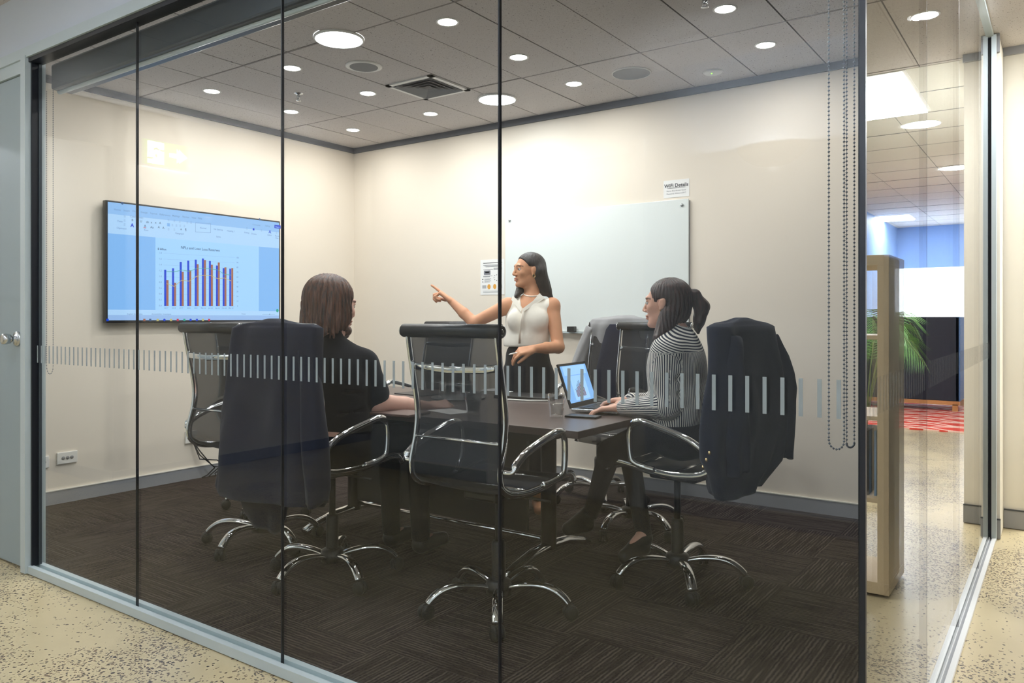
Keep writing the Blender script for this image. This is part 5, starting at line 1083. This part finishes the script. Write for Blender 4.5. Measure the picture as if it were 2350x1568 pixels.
# ------------------------------------------------------------------ things on the table
def tumbler(p, lb, h=.105, r=.038, water=.062, inv=False, group='drinking glasses on the table'):
    t = thing('water_glass', lb, 'glass', (p[0], p[1], p[2]), 0, group)
    prof = [(r*.76, 0), (r*.80, .006), (r*.84, h*.4), (r*.90, h*.58), (r*1.0, h*.64), (r*1.02, h), (r*.97, h), (r*.95, h*.64), (r*.80, h*.4), (r*.74, .012), (.001, .011)]
    if inv: prof = [(a, h-b) for a, b in prof][::1]
    q = MB(); n = 40; vs = []
    for i, (rr_, z) in enumerate(prof):
        for k in range(n):
            f_ = 1+(.03*(1 if k % 4 < 2 else -1) if i in (1, 2, 3) else 0); vs.append((rr_*f_*math.cos(2*PI*k/n), rr_*f_*math.sin(2*PI*k/n), z))
    q.add(vs, [(i*n+k, i*n+(k+1) % n, (i+1)*n+(k+1) % n, (i+1)*n+k) for i in range(len(prof)-1) for k in range(n)], 0, True); q.build('vessel', 'drink_glass', t)
    if water: q = MB(); q.lathe([(r*.73, .013), (r*.78, h*.35), (r*.86, water), (.001, water)], 32, caps=False); q.build('water', 'drink_glass', t)
tumbler(onZ(1277, 958, TZ), 'glass of water left of the laptop'); tumbler(onZ(1086, 952, TZ), 'glass of water seen through the front chair back')
c_ = onZ(1052, 915, TZ)
q = MB(); q.lathe([(.001, .0), (.13, 0), (.15, .006), (.15, .009), (.13, .004), (.001, .004)], 32, tuple(c_), caps=False); tag(q.build('serving_tray', 'chrome_brushed'), 'round metal tray under the upturned glasses', 'tray')
for k, (dx, dy, lb) in enumerate(((-.08, -.02, 'upturned glass at the left of the tray'), (.0, -.07, 'upturned glass at the front of the tray'), (.08, -.01, 'upturned glass at the right of the tray'), (0, .07, 'upturned glass at the back of the tray'))):
    tumbler((c_[0]+dx, c_[1]+dy, TZ+.006), lb, .09, .034, 0, True)
# laptop
hx, hy, ang = -1.90, 3.30, math.radians(0)
t = thing('laptop', 'open laptop showing a chart in front of the person in stripes', 'laptop', (hx, hy, TZ+.006), .12)
q = MB(); q.bbox((0, -.165, 0), (.225, .165, .014), .003); q.build('base', 'chrome_brushed', t)
q = MB(); q.box((.03, -.145, .014), (.14, .145, .0155)); 
for r in range(5):
    for c2 in range(14): q.box((.033+.021*r, -.142+.0205*c2, .0155), (.050+.021*r, -.125+.0205*c2, .0175))
q.build('keyboard', 'black_plastic', t)
q = MB(); q.box((.155, -.05, .014), (.215, .05, .0148)); q.build('touchpad', 'grille_grey', t)
Rl = Matrix.Rotation(math.radians(-19), 3, 'Y')
q = MB(); q.box((-.008, -.165, 0), (0, .165, .215), 0, Rl, (0, 0, .014)); q.box((0, -.150, .022), (.0012, .150, .203), 1, Rl, (0, 0, .014))
def ls(y0_, z0_, y1_, z1_, mi, ly): q.box((.0012, y0_, z0_), (.0012+.0006*ly, y1_, z1_), mi, Rl, (0, 0, .014))
ls(-.13, .155, .13, .20, 2, 1); ls(-.08, .03, .09, .15, 2, 1)
for k in range(9):
    hh_ = (.04, .045, .06, .065, .075, .08, .07, .065, .05)[k]; ls(-.055+.012*k, .045, -.0515+.012*k, .045+hh_, 4, 2); ls(-.0505+.012*k, .045, -.047+.012*k, .045+hh_*.8, 3, 2)
q.build('display', ['black_plastic', 'scr_bg', 'scr_page', 'scr_orange', 'scr_text'], t)
# phone, closed laptop, notebook, papers
def slab(name, u, v, sx_, sy_, th, mt, lb, cat, rz=0, z=TZ):
    p = onZ(u, v, z); q = MB(); q.bbox((-sx_/2, -sy_/2, 0), (sx_/2, sy_/2, th), min(.003, th*.3)); o = q.build(name, mt, None, (p[0], p[1], z), rz); return tag(o, lb, cat)
slab('phone', 1338, 958, .15, .072, .009, 'black_plastic', 'black phone beside the laptop and water glass', 'phone', .15)
slab('closed_laptop', 1215, 914, .33, .22, .018, 'black_plastic', 'closed dark laptop at the far side by the standing person', 'laptop', .05)
slab('tablet_computer', 1395, 922, .20, .13, .008, 'black_plastic', 'black tablet behind the laptop', 'tablet', .3)
slab('paper_stack', 1150, 897, .21, .15, .004, 'paper', 'white papers at the far table edge', 'paper', .1)
slab('paper_sheet', 1035, 945, .20, .14, .002, 'paper', 'white sheet under the hand of the bearded person', 'paper', -.3)
slab('notebook', 915, 951, .24, .17, .012, 'notebook_brown', 'brown notebook under the forearm of the bearded person', 'notebook', .1)
slab('leather_folder', 960, 905, .24, .16, .006, 'table_dark', 'dark folder at the left of the table', 'folder', -.1)
q = MB(); p = onZ(1165, 917, TZ+.005); p2 = onZ(1258, 920, TZ+.005); q.tube([p, (p+p2)/2-UP*0+fw*-.03, p2], .0045, 8); tag(q.build('charging_cable', 'plastic_white'), 'white cable in front of the closed laptop', 'cable')
# ------------------------------------------------------------------ mirrored office things (right of the side glass)
# bookcase with open cells
SX0, SY0, SW, SD, SH = -.048, 3.60, 1.47, .38, 1.45
t = thing('bookcase', 'open pale wood cube bookcase mirrored in the side glass', 'bookcase', (SX0, SY0, 0))
for x in (0, SW-.045): q = MB(); q.bbox((x, 0, .04), (x+.045, SD, SH-.04), .001); q.build('side_panel', 'shelf_oak', t)
q = MB(); q.bbox((-.001, -.001, SH-.045), (SW, SD, SH), .002); q.build('top_panel', 'shelf_oak', t)
q = MB(); q.bbox((-.001, -.001, .01), (SW, SD, .06), .002); q.build('bottom_panel', 'shelf_oak', t)
for z in (.395, .745, 1.09): q = MB(); q.box((.045, .005, z), (SW-.045, SD-.005, z+.018)); q.build('shelf', 'shelf_oak', t)
for x in (.375, .715, 1.06): q = MB(); q.box((x, .005, .06), (x+.018, SD-.005, SH-.045)); q.build('divider', 'shelf_oak', t)
rnd = random.Random(2); x = SX0+.06
mat('book_red', srgb(170, 60, 46), .6); mat('book_white', srgb(226, 224, 220), .6); mat('book_dark', srgb(70, 60, 58), .6); mat('book_blue', srgb(70, 130, 180), .6)
for k, (mt, wd, hh_, tilt, lb) in enumerate((('book_blue', .008, .28, .0, 'thin blue binder standing at the end of the bookcase shelf'), ('book_dark', .03, .27, .06, 'dark folder leaning in the bookcase'), ('book_red', .008, .29, .12, 'thin red folder leaning in the bookcase'), ('book_white', .03, .285, .16, 'white magazine file with red lettering leaning in the bookcase'))):
    t = thing('book', lb, 'book', (x, SY0+.06, .413)); x += wd+hh_*math.sin(tilt)*.2+.012
    R = Matrix.Rotation(tilt*1.0, 3, 'Y'); q = MB(); q.box((0, 0, 0), (wd, .21, hh_), 0, R, (.04*tilt*5, 0, .0)); q.build('cover', mt, t)
    if mt == 'book_white':
        q = MB(); text_geo(q, 'R2', Vector((.04*tilt*5, -.001, 0))+R @ Vector((wd*.9, 0, hh_*.72)), R @ Vector((0, 0, 1)), R @ Vector((-1, 0, 0)), .03, 0, 'LEFT', .02); q.build('lettering', 'book_red', t)
# potted palm
pc = (.57, 6.35); t = thing('potted_palm', 'green palm plant mirrored behind the bookcase', 'plant', (pc[0], pc[1], 0))
q = MB(); q.lathe([(.12, 0), (.17, .25), (.18, .36), (.165, .36), (.15, .33), (.001, .33)], 28, caps=True); q.build('pot', 'pot_dark', t)
def palm():
    rnd = random.Random(9); st = MB(); q = MB()
    for k in range(10):
        an = 2*PI*k/10+rnd.uniform(-.2, .2); reach = rnd.uniform(.34, .54); top = rnd.uniform(1.10, 1.45); P0 = Vector((.03*math.cos(an), .03*math.sin(an), .33)); pts = []
        for j in range(13):
            s = j/12; r = reach*s**1.3; z = .33+(top-.33)*math.sin(min(1, s*1.25)*PI/2)-.42*max(0, s-.5)**1.6*2*rnd.uniform(.95, 1.05)
            pts.append(Vector((r*math.cos(an), r*math.sin(an), z)))
        st.tube(pts, [.006-.0035*j/12 for j in range(13)], 6)
        side = Vector((-math.sin(an), math.cos(an), 0))
        for j in range(32):
            s = .38+.62*j/31; i = min(11, int(s*12)); f_ = s*12-i; c_ = pts[i].lerp(pts[i+1], f_); dr_ = (pts[i+1]-pts[i]).normalized()
            ln = .20*math.sin(PI*min(1, (s-.3)/.75))+.03
            for sg in (-1, 1):
                d_ = (side*sg*.62+dr_*.6+Vector((0, 0, -.35))).normalized(); m_ = c_+d_*ln*.5; e_ = c_+d_*ln+Vector((0, 0, -.30*ln)); wv_ = dr_*.0042
                q.add([c_-wv_*.4, c_+wv_*.4, m_+wv_, e_, m_-wv_], [(0, 1, 2, 3, 4)])
    st.build('stem', 'palm_stem', t); q.build('fronds', 'palm_green', t)
palm()
# high sided felt sofa on a red rug
q = MB(); q.box((-.1, 9.25, -.003), (3.2, 13.2, .012)); tag(q.build('rug', 'rug_red'), 'red rug with looping cream lines mirrored under the dark sofa', 'rug')
t = thing('booth_sofa', 'tall dark felt booth on oak legs mirrored on the red rug', 'sofa', (.42, 11.2, 0))
q = MB(); q.bbox((0, 0, .14), (1.7, .05, 1.2), .01); q.build('back_panel', 'felt_navy', t)
q = MB(); q.bbox((-.01, .0, .14), (.05, .9, 1.2), .01); q.build('side_panel', 'felt_blue', t)
q = MB(); q.bbox((1.65, .05, .14), (1.7, .9, 1.2), .01); q.build('side_panel', 'felt_navy', t)
q = MB(); q.bbox((.05, .05, .2), (1.65, .85, .45), .03); q.build('seat_cushion', 'felt_navy', t)
q = MB(); q.box((0, .0, .09), (1.7, .06, .14)); q.build('rail', 'leg_oak', t)
for x in (.02, 1.62):
    for y in (.0, .82): q = MB(); q.box((x, y, .012), (x+.06, y+.06, .10)); q.build('leg', 'leg_oak', t)
